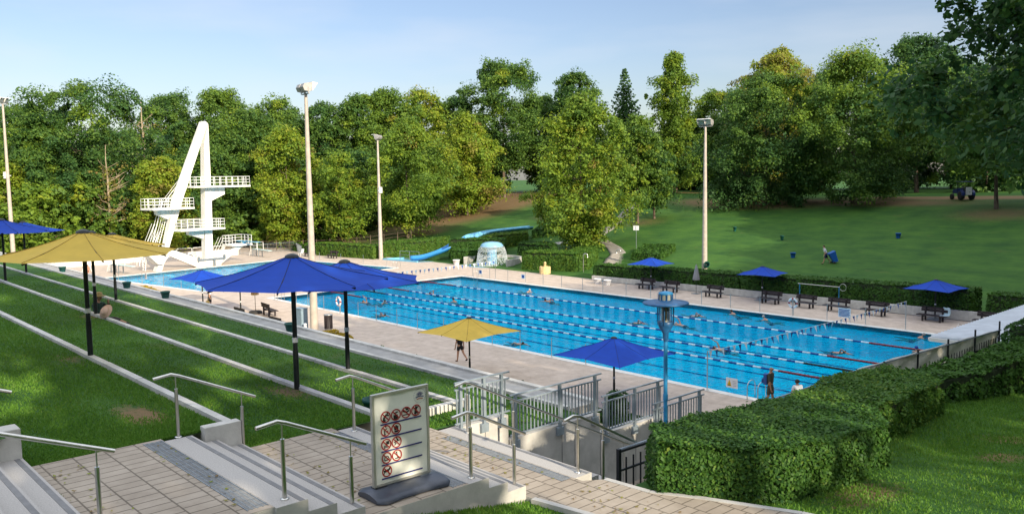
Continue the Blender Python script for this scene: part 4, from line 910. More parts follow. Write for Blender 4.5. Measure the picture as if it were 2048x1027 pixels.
# cabinet and slatted bin at the near mast
t = thing('metal_cabinet', 'blue grey metal cabinet left of the tall near mast', 'cabinet', (16.5, -6.1, 0), R(5)); m = MB(); m.bx(-.45, .45, -.25, .25, .05, 1.55); m.bx(-.42, .42, -.22, .22, 0, .05); m.bx(-.47, .47, -.27, .27, 1.55, 1.6); m.build('body', M('cabinet_paint', (.22, .30, .37), .5), t)
m = MB(); m.bx(.02, .42, -.262, -.25, .12, 1.5); m.bx(-.42, -.02, -.262, -.25, .12, 1.5); m.build('door', M('cabinet_door', (.24, .32, .39), .45), t)
t = thing('litter_bin', 'slatted wooden litter bin right of the tall near mast', 'bin', (17.5, -4.6, 0)); m = MB()
for k in range(14): a_ = 2 * math.pi * k / 14; m.beam((.27 * math.cos(a_), .27 * math.sin(a_), .12), (.27 * math.cos(a_), .27 * math.sin(a_), 1.0), .07, .02, 0, (math.cos(a_), math.sin(a_), 0))
m.build('slats', WOODD, t); m = MB(); m.lathe([(.24, 0), (.25, 1.02), (.30, 1.03), (.30, 1.08), (.23, 1.08), (.22, .1)], 16); m.build('liner', STEEL, t)
t = thing('bollard', 'short cream bollard at the foot of the near mast', 'bollard', (17.35, -6.25, 0)); m = MB(); m.lathe([(.11, 0), (.11, .62), (.08, .66), (.001, .66)], 12); m.build('body', PLWHITE, t); m = MB(); m.lathe([(.112, .5), (.112, .55)], 12); m.build('band', GREYINK, t)
# ---------------------------------------------------------------- diving tower (plane s along the pool edge, z up, n towards the water)
t = thing('diving_tower', 'white concrete diving tower shaped like a tall letter A with four platforms', 'diving tower', (-30.8, 1.2, 0), math.atan2(.989, -.15))
# local x = s, local y = -n (away from water)
def tb(name, mb, mat, par=None, bv=.02): return mb.build(name, mat, par or t, bevel=bv)
m = MB(); m.plate([(-.85, .4, -1.2), (-.1, .4, -1.2), (1.38, .4, 2.5), (3.38, .4, 8.0), (7.05, .4, 16.9), (6.75, .4, 17.12), (6.4, .4, 17.08), (2.36, .4, 8.0), (.85, .4, 2.5)], (0, -.8, 0)); tb('inclined_leg', m, WHITE)
m = MB(); m.plate([(5.85, .45, -.2), (6.85, .45, -.2), (7.06, .45, 8.1), (7.08, .45, 16.85), (6.45, .45, 14.6), (6.16, .45, 8.1)], (0, -.9, 0)); tb('pylon', m, WHITE)
m = MB(); m.plate([(.95, .40, 1.85), (1.30, .40, 2.5), (6.4, .40, .45), (6.9, .40, -.5), (5.8, .40, -.5)], (0, -.8, 0)); tb('strut', m, WHITE)
m = MB(); m.plate([(5.9, .36, -1.6), (7.6, .36, -1.6), (8.0, .36, .15), (11.05, .36, 2.0), (10.3, .36, 2.12), (6.6, .36, .55)], (0, -.72, 0)); tb('springboard_arm', m, WHITE)
m = MB(); m.plate([(-1.5, .5, 2.0), (1.1, .5, 1.75), (.35, .5, .8), (-.25, .5, .8)], (0, -1.4, 0)); tb('low_platform', m, WHITE)
def rail_loop(s0, s1, y0, y1, z, h, name='railing', openside=None):
    m = MB(); pts = [(s0, y0), (s1, y0), (s1, y1), (s0, y1)]
    segs = [(pts[k], pts[(k + 1) % 4]) for k in range(4) if k != openside]
    for p, q in segs:
        for zz in (h, h * .66, h * .34): m.tube([(*p, z + zz), (*q, z + zz)], .028, 6)
        n = max(1, round((Vector(q) - Vector(p)).length / .85))
        for k in range(n + 1): c = Vector(p).lerp(Vector(q), k / n); m.tube([(c.x, c.y, z), (c.x, c.y, z + h)], .03, 6)
    return m
def platform(name, s0, s1, z, y0, y1, corb, op):
    m = MB(); m.bx(s0, s1, y0, y1, z - .22, z); p = tb(name, m, WHITE)
    rail_loop(s0 + .06, s1 - .06, y0 + .06, y1 - .06, z, 1.05, openside=op).build('railing', WPAINT, p)
    m = MB(); m.plate([(c_[0], .35, c_[1]) for c_ in corb], (0, -.7, 0)); m.build('corbel', WHITE, p)
platform('ten_metre_platform', 4.2, 11.7, 9.55, -1.6, .9, [(6.9, 9.33), (8.9, 9.33), (8.9, 8.5), (7.0, 7.7)], None)
platform('seven_metre_platform', -1.1, 3.95, 7.15, -1.9, .9, [(2.4, 6.93), (.2, 6.93), (.2, 6.45), (1.5, 5.8)], None)
platform('five_metre_platform', 2.1, 7.8, 4.6, -1.9, .9, [(6.0, 4.38), (4.0, 4.38), (4.0, 3.9), (5.8, 3.3)], None)
platform('three_metre_platform', 9.2, 12.0, 2.35, -1.0, 1.3, [(9.8, 2.13), (11.2, 2.13), (11.0, 1.95), (10.2, 1.95)], 0)
m = MB(); m.bx(10.9, 11.4, -3.6, .9, 2.62, 2.67); m.bx(10.95, 11.35, -.6, -.5, 2.35, 2.62); tb('springboard', m, SLIDEB, bv=0)
def ladder2(p, q, name='stair', wd=.55):
    m = MB(); p, q = Vector(p), Vector(q); n = int((q - p).length / .28)
    for s_ in (0, wd):
        o_ = Vector((0, s_, 0)); m.tube([p + o_, q + o_], .035, 6); m.tube([p + o_ + Vector((0, 0, .0)) + Vector((-.35, 0, .5)), q + o_ + Vector((-.35, 0, .8))], .025, 6); m.tube([p + o_ + Vector((-.7, 0, .55)), q + o_ + Vector((-.7, 0, .85))], .02, 6)
    for k in range(n): c = p.lerp(q, k / n); m.beam(c, c + Vector((0, wd, 0)), .18, .03)
    m.build(name, WPAINT, t)
ladder2((.45, .6, 2.1), (2.15, .6, 7.1)); ladder2((2.3, .6, 7.2), (4.6, .6, 9.5)); ladder2((-.4, .6, 1.9), (1.0, .6, 4.5)); ladder2((7.9, .6, .1), (9.4, .6, 2.4)); ladder2((-1.1, .5, .1), (-.9, .5, 1.9))
m = MB(); m.beam((4.8, -.7, .85), (8.3, -.7, .85), .10, .16); m.beam((4.85, -.7, .7), (4.85, -.7, 1.25), .2, .2); m.beam((8.25, -.7, .7), (8.25, -.7, 1.25), .2, .2); m.beam((6.9, -.65, 0), (6.9, -.65, .85), .22, .22); tb('water_spray_bar', m, GALV, bv=0)
# one-metre springboards
def board1(label, loc, rz):
    t = thing('springboard', label, 'springboard', loc, rz, 'one metre springboards'); m = MB(); m.bx(-1.6, 3.2, -.25, .25, .92, .98); m.build('board', M('board_top', (.50, .66, .66), .5), t)
    for x in (-1.4, .3): m = MB(); m.bx(x - .05, x + .05, -.3, -.22, 0, .92); m.bx(x - .05, x + .05, .22, .3, 0, .92); m.bx(x - .06, x + .06, -.3, .3, .84, .92); m.build('leg', GALV, t)
    for s_ in (-.42, .42):
        m = MB(); m.tube([(-2.2, s_, .0), (-1.6, s_, 1.0), (-1.6, s_, 1.9), (.4, s_, 1.9), (.4, s_, .9)], .03, 6); m.tube([(-1.6, s_, 1.45), (.4, s_, 1.45)], .02, 6); m.build('railing', WPAINT, t)
    for k in range(4): m = MB(); m.bx(-2.1 + .15 * k, -1.9 + .15 * k, -.4, .4, .2 + .22 * k, .23 + .22 * k); m.build('step', WPAINT, t)
board1('one metre springboard at the near left of the diving pool', (-31.6, -2.6, 0), .15); board1('one metre springboard right of the diving tower', (-38.2, 17.2, 0), .0)
# lifeguard chair and sitting things left of the pool
t = thing('lifeguard_chair', 'white lifeguard chair at the left end of the diving pool', 'chair', (-31.6, -6.0, 0), .3); m = MB(); m.bx(-.25, .25, -.25, .25, 1.1, 1.16); m.build('seat', WPAINT, t)
m = MB(); m.bx(-.25, -.21, -.25, .25, 1.16, 1.75); m.build('backrest', WPAINT, t)
for sx in (-1, 1):
    for sy in (-1, 1): m = MB(); m.tube([(sx * .42, sy * .42, 0), (sx * .24, sy * .24, 1.1)], .03, 6); m.build('leg', WPAINT, t)
# rails and fences behind the diving pool
def lowrail(label, p, q, h=1.1, mesh=False):
    t = thing('railing', label, 'railing', (*p, 0)); v_ = Vector(q) - Vector(p); n = max(2, round(v_.length / 2.0))
    for k in range(n + 1): c = v_ * k / n; m = MB(); m.tube([(c.x, c.y, 0), (c.x, c.y, h)], .03, 6); m.build('post', GALV, t)
    m = MB(); m.tube([(0, 0, h), (v_.x, v_.y, h)], .03, 6); m.tube([(0, 0, .15), (v_.x, v_.y, .15)], .02, 6)
    m.build('rail', GALV, t); m = MB()
    if mesh:
        for k in range(int(v_.length / .14)): c = v_ * k * .14 / v_.length; m.tube([(c.x, c.y, .15), (c.x, c.y, h)], .008, 4)
        m.build('bars', GALV, t)
    else: m.tube([(0, 0, h * .55), (v_.x, v_.y, h * .55)], .02, 6); m.build('middle_rail', GALV, t)
lowrail('mesh fence right of the diving tower before the shrubs', (-43.2, 16.8), (-42.6, 24.6), 1.25, True); lowrail('second mesh fence running to the sunlit hedge', (-42.4, 24.8), (-36.0, 22.2), 1.2, True)
lowrail('low steel rail at the far left of the pool deck', (-42.5, -9.6), (-38.5, -6.6), 1.0); lowrail('low steel rail beside the slide basin', (-20.6, 27.6), (-17.6, 28.4), 1.0)
t = thing('forest_fence', 'dark wooden post and rail fence at the forest edge', 'fence', (-47, 20, 0))
for k in range(13): x, y = k * 1.4, k * 1.35; m = MB(); m.tube([(x, y, G(-47 + x, 20 + y) - .2), (x, y, G(-47 + x, 20 + y) + 1.7)], .06, 6); m.build('post', BARK, t)
m = MB()
for zz in (.5, 1.0, 1.5): m.tube([(k * 1.4, k * 1.35, G(-47 + k * 1.4, 20 + k * 1.35) + zz) for k in range(13)], .03, 5)
m.build('rails', BARK, t)
# ---------------------------------------------------------------- mushroom fountain
t = thing('mushroom_fountain', 'blue mushroom fountain pouring a curtain of water', 'fountain', (-5.75, 30.1, 0))
m = MB(); m.lathe([(.62, 0), (.58, .3), (.56, 1.9), (.70, 2.2)], 24); m.build('stem', FOUNTB, t)
m = MB(); m.lathe([(.70, 2.15), (1.25, 2.10), (1.34, 2.14), (1.30, 2.30), (1.12, 2.52), (.75, 2.66), (.35, 2.71), (.001, 2.72)], 28); m.build('cap', FOUNTB, t)
rg = np.random.default_rng(3); v = []; f = []
def drop(p, rr, ln):
    o = len(v); x, y, z = p
    v.extend([(x, y, z + ln), (x + rr, y, z), (x - rr * .5, y + rr * .87, z), (x - rr * .5, y - rr * .87, z), (x, y, z - ln)])
    f.extend([(o, o + 1, o + 2), (o, o + 2, o + 3), (o, o + 3, o + 1), (o + 4, o + 2, o + 1), (o + 4, o + 3, o + 2), (o + 4, o + 1, o + 3)])
for k in range(2600):
    a_ = rg.random() * 2 * math.pi; tt = rg.random() ** .75; fall = 2.2 * tt; rr = 1.33 + .42 * math.sqrt(tt) + rg.normal(0, .05)
    strand = math.floor(a_ / (2 * math.pi) * 34); a2 = (strand + .5 + rg.normal(0, .28)) / 34 * 2 * math.pi
    s_ = .012 + .028 * rg.random() * (.5 + tt); drop((rr * math.cos(a2), rr * math.sin(a2), 2.22 - fall), s_, s_ * (1.2 + 2.5 * rg.random()))
raw('falling_water', v, f, FALL, parent=t, sm=True)
m = MB(); n = 48; hs_ = [(1.34, 2.25), (1.45, 1.95), (1.53, 1.65)]
m.lathe([(r_, z_) for r_, z_ in hs_], n); m.build('water_sheet', FALLS, t)
v = []; f = []
for k in range(900):
    a_ = rg.random() * 6.283; rr = 1.75 + rg.normal(0, .22); drop((rr * math.cos(a_), rr * math.sin(a_), .05 + abs(rg.normal(0, .09))), .03 + .03 * rg.random(), .035)
raw('splash', v, f, FALL, parent=t, sm=True)
m = MB(); m.lathe([(2.9, .008), (.001, .012)], 36, (-5.75, 30.1, 0)); o = m.build('wet_basin', SHALLOW); o['kind'] = STRUCT
m = MB(); n = 40
for k in range(n):
    a0, a1 = R(-12 + 222 * k / n), R(-12 + 222 * (k + 1) / n)
    m.prism([(-5.75 + 3.2 * math.cos(a0), 30.1 + 3.2 * math.sin(a0)), (-5.75 + 3.5 * math.cos(a0), 30.1 + 3.5 * math.sin(a0)), (-5.75 + 3.5 * math.cos(a1), 30.1 + 3.5 * math.sin(a1)), (-5.75 + 3.2 * math.cos(a1), 30.1 + 3.2 * math.sin(a1))], -.2, .9)
tag(m.build('fountain_wall', CONC), 'curved grey wall behind the mushroom fountain', 'wall')
# ---------------------------------------------------------------- water slide
t = thing('water_slide', 'blue open water slide curving down the hill behind the hedges', 'slide', (0, 0, 0))
def trough(name, pts, w0, d0, mat, par=None):
    P = []
    for i in range(len(pts) - 1):
        for k in range(6): P.append(Vector(pts[i]).lerp(Vector(pts[i + 1]), k / 6))
    P.append(Vector(pts[-1]))
    for _ in range(4): P = [P[0]] + [(P[i - 1] + P[i] * 2 + P[i + 1]) / 4 for i in range(1, len(P) - 1)] + [P[-1]]
    v = []; n = 10
    for i, p in enumerate(P):
        dv = (P[min(i + 1, len(P) - 1)] - P[max(i - 1, 0)]); dv.z = 0; dv.normalize(); sd = Vector((dv.y, -dv.x, 0))
        for k in range(n + 1): a_ = math.pi * (k / n); v.append(p + sd * (-math.cos(a_) * w0) + Vector((0, 0, d0 - math.sin(a_) * d0)))
    f = [(i * (n + 1) + k, i * (n + 1) + k + 1, (i + 1) * (n + 1) + k + 1, (i + 1) * (n + 1) + k) for i in range(len(P) - 1) for k in range(n)]
    o = raw(name, [tuple(q) for q in v], f, mat, parent=par or t, sm=True); md = o.modifiers.new('t', 'SOLIDIFY'); md.thickness = .05; md.offset = 0
trough('lower_trough', [(-17.0, 26.7, .05), (-16.2, 28.0, .15), (-15.1, 29.7, .75), (-14.4, 31.3, 1.5), (-14.5, 34.0, 2.2)], .95, .50, SLIDED)
trough('upper_trough', [(-14.5, 34.0, 2.2), (-15.4, 35.6, 2.45), (-15.0, 37.9, 2.8), (-13.6, 40.8, 3.05), (-12.5, 42.8, 3.2)], 1.0, .45, SLIDEB)
m = MB()
for x, y in [(-15.4, 36.0), (-14.4, 39.4), (-12.8, 42.3)]: m.tube([(x, y, G(x, y) - .3), (x, y, G(x, y) + 1.0)], .1, 8)
m.build('support', GALV, t)
m = MB(); m.prism([(-21.4, 25.6), (-15.2, 26.4), (-14.0, 28.7), (-20.6, 28.2)], .012, .02); o = m.build('slide_basin_water', SHALLOW); o['kind'] = STRUCT
m = MB(); m.beam((-21.4, 25.6, .08), (-15.2, 26.4, .08), .2, .16); m.beam((-21.4, 25.6, .08), (-20.6, 28.2, .08), .2, .16); tag(m.build('slide_basin_edge', SLIDEB), 'low blue rim of the slide landing basin', 'rim')
t = thing('slide_start', 'blue slide start platform at the top of the hill', 'slide', (-51.5, 103.0, G(-51.5, 103))); m = MB(); m.bx(-2.5, 2.5, -1, 1, 0, .5); m.build('platform', SLIDED, t); m = MB(); m.plate([(-2.5, -1.02, .5), (2.5, -1.02, .5), (2.5, -1.02, 1.0), (-.5, -1.02, .9)], (0, .06, 0)); m.build('side', SLIDEB, t)
# ---------------------------------------------------------------- tractor
t = thing('tractor', 'blue compact tractor with a driver canopy at the top of the hill lawn', 'tractor', (28.9, 74.0, G(28.9, 74.0)), math.atan2(-.74, -.67) + R(268))
TB = M('tractor_blue', (.012, .035, .16), .4)
m = MB(); m.plate([(.3, -.35, .75), (1.75, -.35, .70), (1.80, -.35, 1.05), (1.55, -.35, 1.22), (.3, -.35, 1.35)], (0, .7, 0)); m.build('bonnet', TB, t, bevel=.04)
m = MB(); m.bx(-1.3, .5, -.38, .38, .55, .85); m.build('chassis', BLACKM, t); m = MB(); m.bx(-.95, -.45, -.25, .25, .95, 1.08); m.bx(-1.02, -.95, -.25, .25, 1.05, 1.55); m.build('seat', BLACKM, t)
for s_ in (-1, 1):
    m = MB(); q = [(-.9 + .62 * math.cos(a_), .55 + .62 * math.sin(a_)) for a_ in [k * math.pi / 6 for k in range(7)]]; m.plate([(x, s_ * .42, z) for x, z in q], (0, s_ * .36, 0)); m.build('mudguard', TB, t)
    for x, rr, wd in ((-.9, .52, .34), (1.25, .36, .24)):
        m = MB(); m.lathe([(rr * .55, -wd / 2), (rr * .95, -wd / 2), (rr, -wd / 3), (rr, wd / 3), (rr * .95, wd / 2), (rr * .55, wd / 2)], 20); o = m.build('wheel', RUBBER, t, (x, s_ * .62, rr)); o.rotation_euler = (R(90), 0, 0)
        g = MB(); g.lathe([(rr * .56, -wd * .42), (rr * .3, -wd * .3), (rr * .28, wd * .3), (rr * .56, wd * .42)], 18); g.build('rim', PLWHITE, o)
for x, y in ((-1.25, -.5), (-1.25, .5), (.25, -.5), (.25, .5)): m = MB(); m.tube([(x, y, .8), (x, y, 2.1)], .03, 6); m.build('canopy_post', BLACKM, t)
m = MB(); m.bx(-1.4, .45, -.65, .65, 2.1, 2.17); m.build('canopy', TB, t, bevel=.03); m = MB(); m.lathe([(.17, 0), (.17, .03)], 14, (0, 0, 0)); o = m.build('steering_wheel', BLACKM, t, (.1, 0, 1.42)); o.rotation_euler = (0, R(-35), 0)
m = MB(); m.bx(-1.6, -1.35, -.3, .3, .6, 1.5); m.build('rear_box', PLWHITE, t); m = MB(); m.lathe([(.08, 0), (.08, .12)], 10); o = m.build('headlight', CLEARP, t, (1.77, .2, .9)); o.rotation_euler = (0, R(90), 0); part(o, 'headlight', t, (1.77, -.2, .9), (0, R(90), 0))
# wheeled bin
t = thing('wheeled_bin', 'blue two wheeled bin tilted behind the walking man', 'bin', (30.35, 40.6, G(30.35, 40.6) + .04), R(48)); t.rotation_euler = (0, R(-24), R(47))
m = MB(); m.prism([(-.20, -.24), (.24, -.24), (.24, .24), (-.20, .24)], .08, .1); vs = [(-.2, -.22, .1), (.22, -.22, .1), (.22, .22, .1), (-.2, .22, .1), (-.30, -.29, 1.0), (.29, -.29, 1.0), (.29, .29, 1.0), (-.30, .29, 1.0)]
m.add(vs, [(0, 3, 2, 1), (4, 5, 6, 7), (0, 1, 5, 4), (1, 2, 6, 5), (2, 3, 7, 6), (3, 0, 4, 7)]); m.build('body', PLBLUE, t, bevel=.02)
m = MB(); m.bx(-.34, .31, -.31, .31, 1.0, 1.06); m.build('lid', PLBLUE, t, bevel=.02); m = MB(); m.tube([(-.33, -.22, .98), (-.40, -.22, 1.02), (-.40, .22, 1.02), (-.33, .22, .98)], .018, 6); m.build('handle', PLBLUE, t)
for s_ in (-.27, .27): m = MB(); m.lathe([(.02, -.03), (.10, -.03), (.10, .03), (.02, .03)], 14); o = m.build('wheel', RUBBER, t, (-.2, s_, .1)); o.rotation_euler = (R(90), 0, 0)
# ---------------------------------------------------------------- trees
def unit(a): return a / np.maximum(1e-9, np.linalg.norm(a, axis=1, keepdims=True))
def leaf_quads(C, rc, n, size, rg, hue, flat=.7, droop=0., upw=.5, jit=.65, low=.22, axis=None, hj=.06):
    """leaf-spray quads on dome shaped clumps; C (k,3) clump centres, rc (k,) radii, hue (k,)"""
    k = len(C); N = k * n; ci = np.repeat(np.arange(k), n)
    d = unit(rg.normal(size=(N, 3))); flip = rg.random(N) > low; d[:, 2] = np.where(flip, np.abs(d[:, 2]), d[:, 2])
    rad = rc[ci] * (.35 + .85 * rg.random(N) ** .8)
    an_ = rg.uniform(.6, 1.5, (k, 3)) * np.array([1, 1, flat]); tilt = rg.normal(0, .45, (k, 2))
    P = C[ci] + d * rad[:, None] * an_[ci]; P[:, 2] += (d[:, 0] * tilt[ci, 0] + d[:, 1] * tilt[ci, 1]) * rad * .8
    if droop: P[:, 2] -= droop * rg.random(N) * rc[ci] * (np.abs(d[:, 0]) + np.abs(d[:, 1]))
    nr = unit(d * .9 + np.array([0, 0, upw]) + rg.normal(size=(N, 3)) * jit)
    tx = unit(np.cross(nr, rg.normal(size=(N, 3)))); ty = np.cross(nr, tx)
    s = size * (.45 + 1.05 * rg.random(N) ** 1.5)[:, None]
    V = np.stack([P + tx * s * .5, P + ty * s * .32, P - tx * s * .5, P - ty * s * .32], 1).reshape(-1, 3)
    return V, np.arange(4 * N).reshape(N, 4), np.clip(hue[ci] + rg.normal(0, hj, N), 0, 1)
PROF = {
 'round': lambda t: np.sqrt(np.clip(1 - ((t - .48) / .54) ** 2, 0, 1)),
 'round2': lambda t: np.sqrt(np.clip(1 - ((t - .42) / .60) ** 2, 0, 1)),
 'oak': lambda t: np.sqrt(np.clip(1 - ((t - .52) / .52) ** 2, 0, 1)) ** .8,
 'drop': lambda t: np.clip(np.minimum((t + .06) / .30, 1), 0, 1) ** .7 * np.clip(1 - ((t - .30) / .72).clip(0) ** 1.9, 0, 1) ** .8,
 'low': lambda t: np.clip(np.minimum(.80 + .5 * t, 1.0), 0, 1) * np.clip(1 - ((t - .35) / .67).clip(0) ** 2.2, 0, 1) ** .6,
 'column': lambda t: np.clip(1 - np.abs((t - .42) / .60) ** 2.6, 0, 1) ** .6,
 'tall': lambda t: np.clip(1 - np.abs((t - .52) / .54) ** 2.2, 0, 1) ** .7,
 'pine': lambda t: np.sqrt(np.clip(1 - ((t - .45) / .58) ** 2, 0, 1)),
 'larch': lambda t: np.clip(1.03 - t, 0, 1) ** .55 * np.clip(.6 + t * 2, 0, 1) * (.78 + .3 * np.sin(t * 41) + .12 * np.sin(t * 97))}
def trunk_mesh(name, H, r0, kind, rg, parent, R0, cb, mat, limbs=9, top=.8):
    m = MB(); P = [(0, 0, -.4), (0, 0, .15)]; x = y = 0; n = 7
    for k in range(1, n + 1): x += rg.normal(0, .05 * r0 * 4); y += rg.normal(0, .05 * r0 * 4); P.append((x, y, H * top * k / n))
    m.tube(P, [r0 * 1.5, r0 * 1.12] + [r0 * (1 - .88 * k / n) for k in range(1, n + 1)], 9)
    for k in range(limbs):
        t_ = rg.uniform(max(.12, cb * .8), .85); i = int(np.clip(t_ * n, 0, n - 1)); p = Vector(P[i + 1]).lerp(Vector(P[i + 2]), t_ * n - i) if i + 2 < len(P) else Vector(P[-1])
        a_ = rg.uniform(0, 6.283); ln = R0 * rg.uniform(.55, .9) * (1.1 - .5 * t_); dz = ln * rg.uniform(.2, .7)
        q = p + Vector((math.cos(a_) * ln * .5, math.sin(a_) * ln * .5, dz * .35)); e = p + Vector((math.cos(a_ + .3) * ln, math.sin(a_ + .3) * ln, dz))
        rr = r0 * (.42 - .28 * t_); m.tube([p, q, e], [rr, rr * .65, rr * .18], 6)
        for w_ in range(2):
            e2 = q.lerp(e, .4) + Vector((rg.normal(0, .3), rg.normal(0, .3), rg.uniform(.1, .5))) * ln * .5; m.tube([q, e2], [rr * .5, rr * .1], 5)
    return m.build(name, mat, parent)
def tree(label, x, y, H, Rr, kind, hue, seed, cb=None, nl=None, size=.42, name='tree', cat='tree', group='trees around the pool park', r0=None, bark=None, z=None, huetop=0., sparse=1., trunk=True, limbs=9, cscale=1., loc_jit=.26):
    rg = np.random.default_rng(seed); z0 = G(x, y) if z is None else z
    t = thing(name, label, cat, (x, y, z0), rg.uniform(0, 6.28) if kind in ('low', 'drop') else 0, group)
    r0 = r0 or max(.16, H * .014)
    if kind == 'spruce':
        trunk_mesh('trunk', H, r0 * .8, kind, rg, t, Rr, .1, BARK, 0, .97)
        cs, rs, hs_ = [], [], []
        nb = int(H * 2.1)
        for k in range(nb):
            t_ = .06 + .94 * k / nb; rr = Rr * (1 - t_) ** .92 + .10; nbr = max(5, int(13 * (1 - t_) + 5))
            for b in range(nbr):
                a_ = 6.283 * (b + rg.random()) / nbr; L_ = rr * rg.uniform(.75, 1.12)
                for q in range(max(2, int(L_ / .45))):
                    u_ = (q + .7) / max(2, int(L_ / .45)); cs.append((math.cos(a_) * L_ * u_, math.sin(a_) * L_ * u_, H * t_ - .30 * L_ * u_ ** 1.2 + .18 * L_ * (u_ > .8))); rs.append(.20 + .17 * (1 - u_)); hs_.append(hue + rg.normal(0, .04))
        V, F_, h_ = leaf_quads(np.array(cs), np.array(rs), nl or 10, .36, rg, np.array(hs_), .45, 0, .3, .6, .5)
        raw('crown', V, F_, LEAF, {'hue': ('FACE', h_)}, parent=t); return t
    if kind == 'dead':
        m = trunk_mesh('trunk', H, r0 * 1.2, kind, rg, t, Rr * 1.3, .3, BARKG, 26, .98)
        k = 40; C = np.stack([rg.normal(0, Rr * .5, k), rg.normal(0, Rr * .5, k), rg.uniform(.3, .8, k) * H], 1)
        V, F_, h_ = leaf_quads(C, np.full(k, .8), 26, .3, rg, np.full(k, .86), .7); raw('crown', V, F_, LEAF, {'hue': ('FACE', h_)}, parent=t); return t
    cb = {'round': .08, 'round2': .10, 'oak': .14, 'drop': .03, 'low': 0., 'column': .14, 'tall': .2, 'pine': .42, 'larch': .14}[kind] if cb is None else cb
    zc0, zc1 = H * cb, H; hh = zc1 - zc0
    area = 2 * math.pi * Rr * hh * .75; base_rc = (.13 * Rr + .36) * cscale
    k = int(area / (base_rc ** 2) * .62 * sparse)
    tt = rg.random(k); tt = np.clip(tt, .01, .985) ; an = rg.random(k) * 6.283
    lob = 1 + .20 * np.sin(3 * an + 5 * tt + seed) + .14 * np.sin(5 * an - 7 * tt + 2 * seed) + .10 * np.sin(2 * an + 13 * tt + 3 * seed)
    inner = rg.random(k) < .22
    rr = PROF[kind](tt) * Rr * lob * np.where(inner, rg.uniform(.25, .75, k), rg.uniform(1 - loc_jit, 1.03, k))
    rc = base_rc * rg.uniform(.45, 1.5, k); rr = np.maximum(0, rr - rc * .45)
    C = np.stack([np.cos(an) * rr, np.sin(an) * rr, zc0 + tt * hh - rc * .35], 1); C[:, 2] = np.minimum(C[:, 2], H - rc * .5)
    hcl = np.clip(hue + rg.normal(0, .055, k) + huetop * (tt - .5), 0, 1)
    odd = rg.random(k) < .07; hcl = np.where(odd, np.clip(hcl + rg.uniform(.08, .25, k), 0, 1), hcl)
    n = nl or max(14, int(6.2 * np.mean(rc) ** 2 * 2.2 / (size * size * .32) * .55))
    fl = {'pine': .5, 'larch': .6, 'drop': .95, 'low': .8, 'oak': .8}.get(kind, .85)
    V, F_, h_ = leaf_quads(C, rc, n, size, rg, hcl, fl, {'larch': 1.1, 'low': .25, 'drop': .2}.get(kind, 0))
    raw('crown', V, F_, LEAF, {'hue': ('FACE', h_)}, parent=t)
    if trunk: trunk_mesh('trunk', H, r0, kind, rg, t, Rr, cb, bark or BARK, limbs)
    return t
TG = 'trees of the forest edge behind the pools'
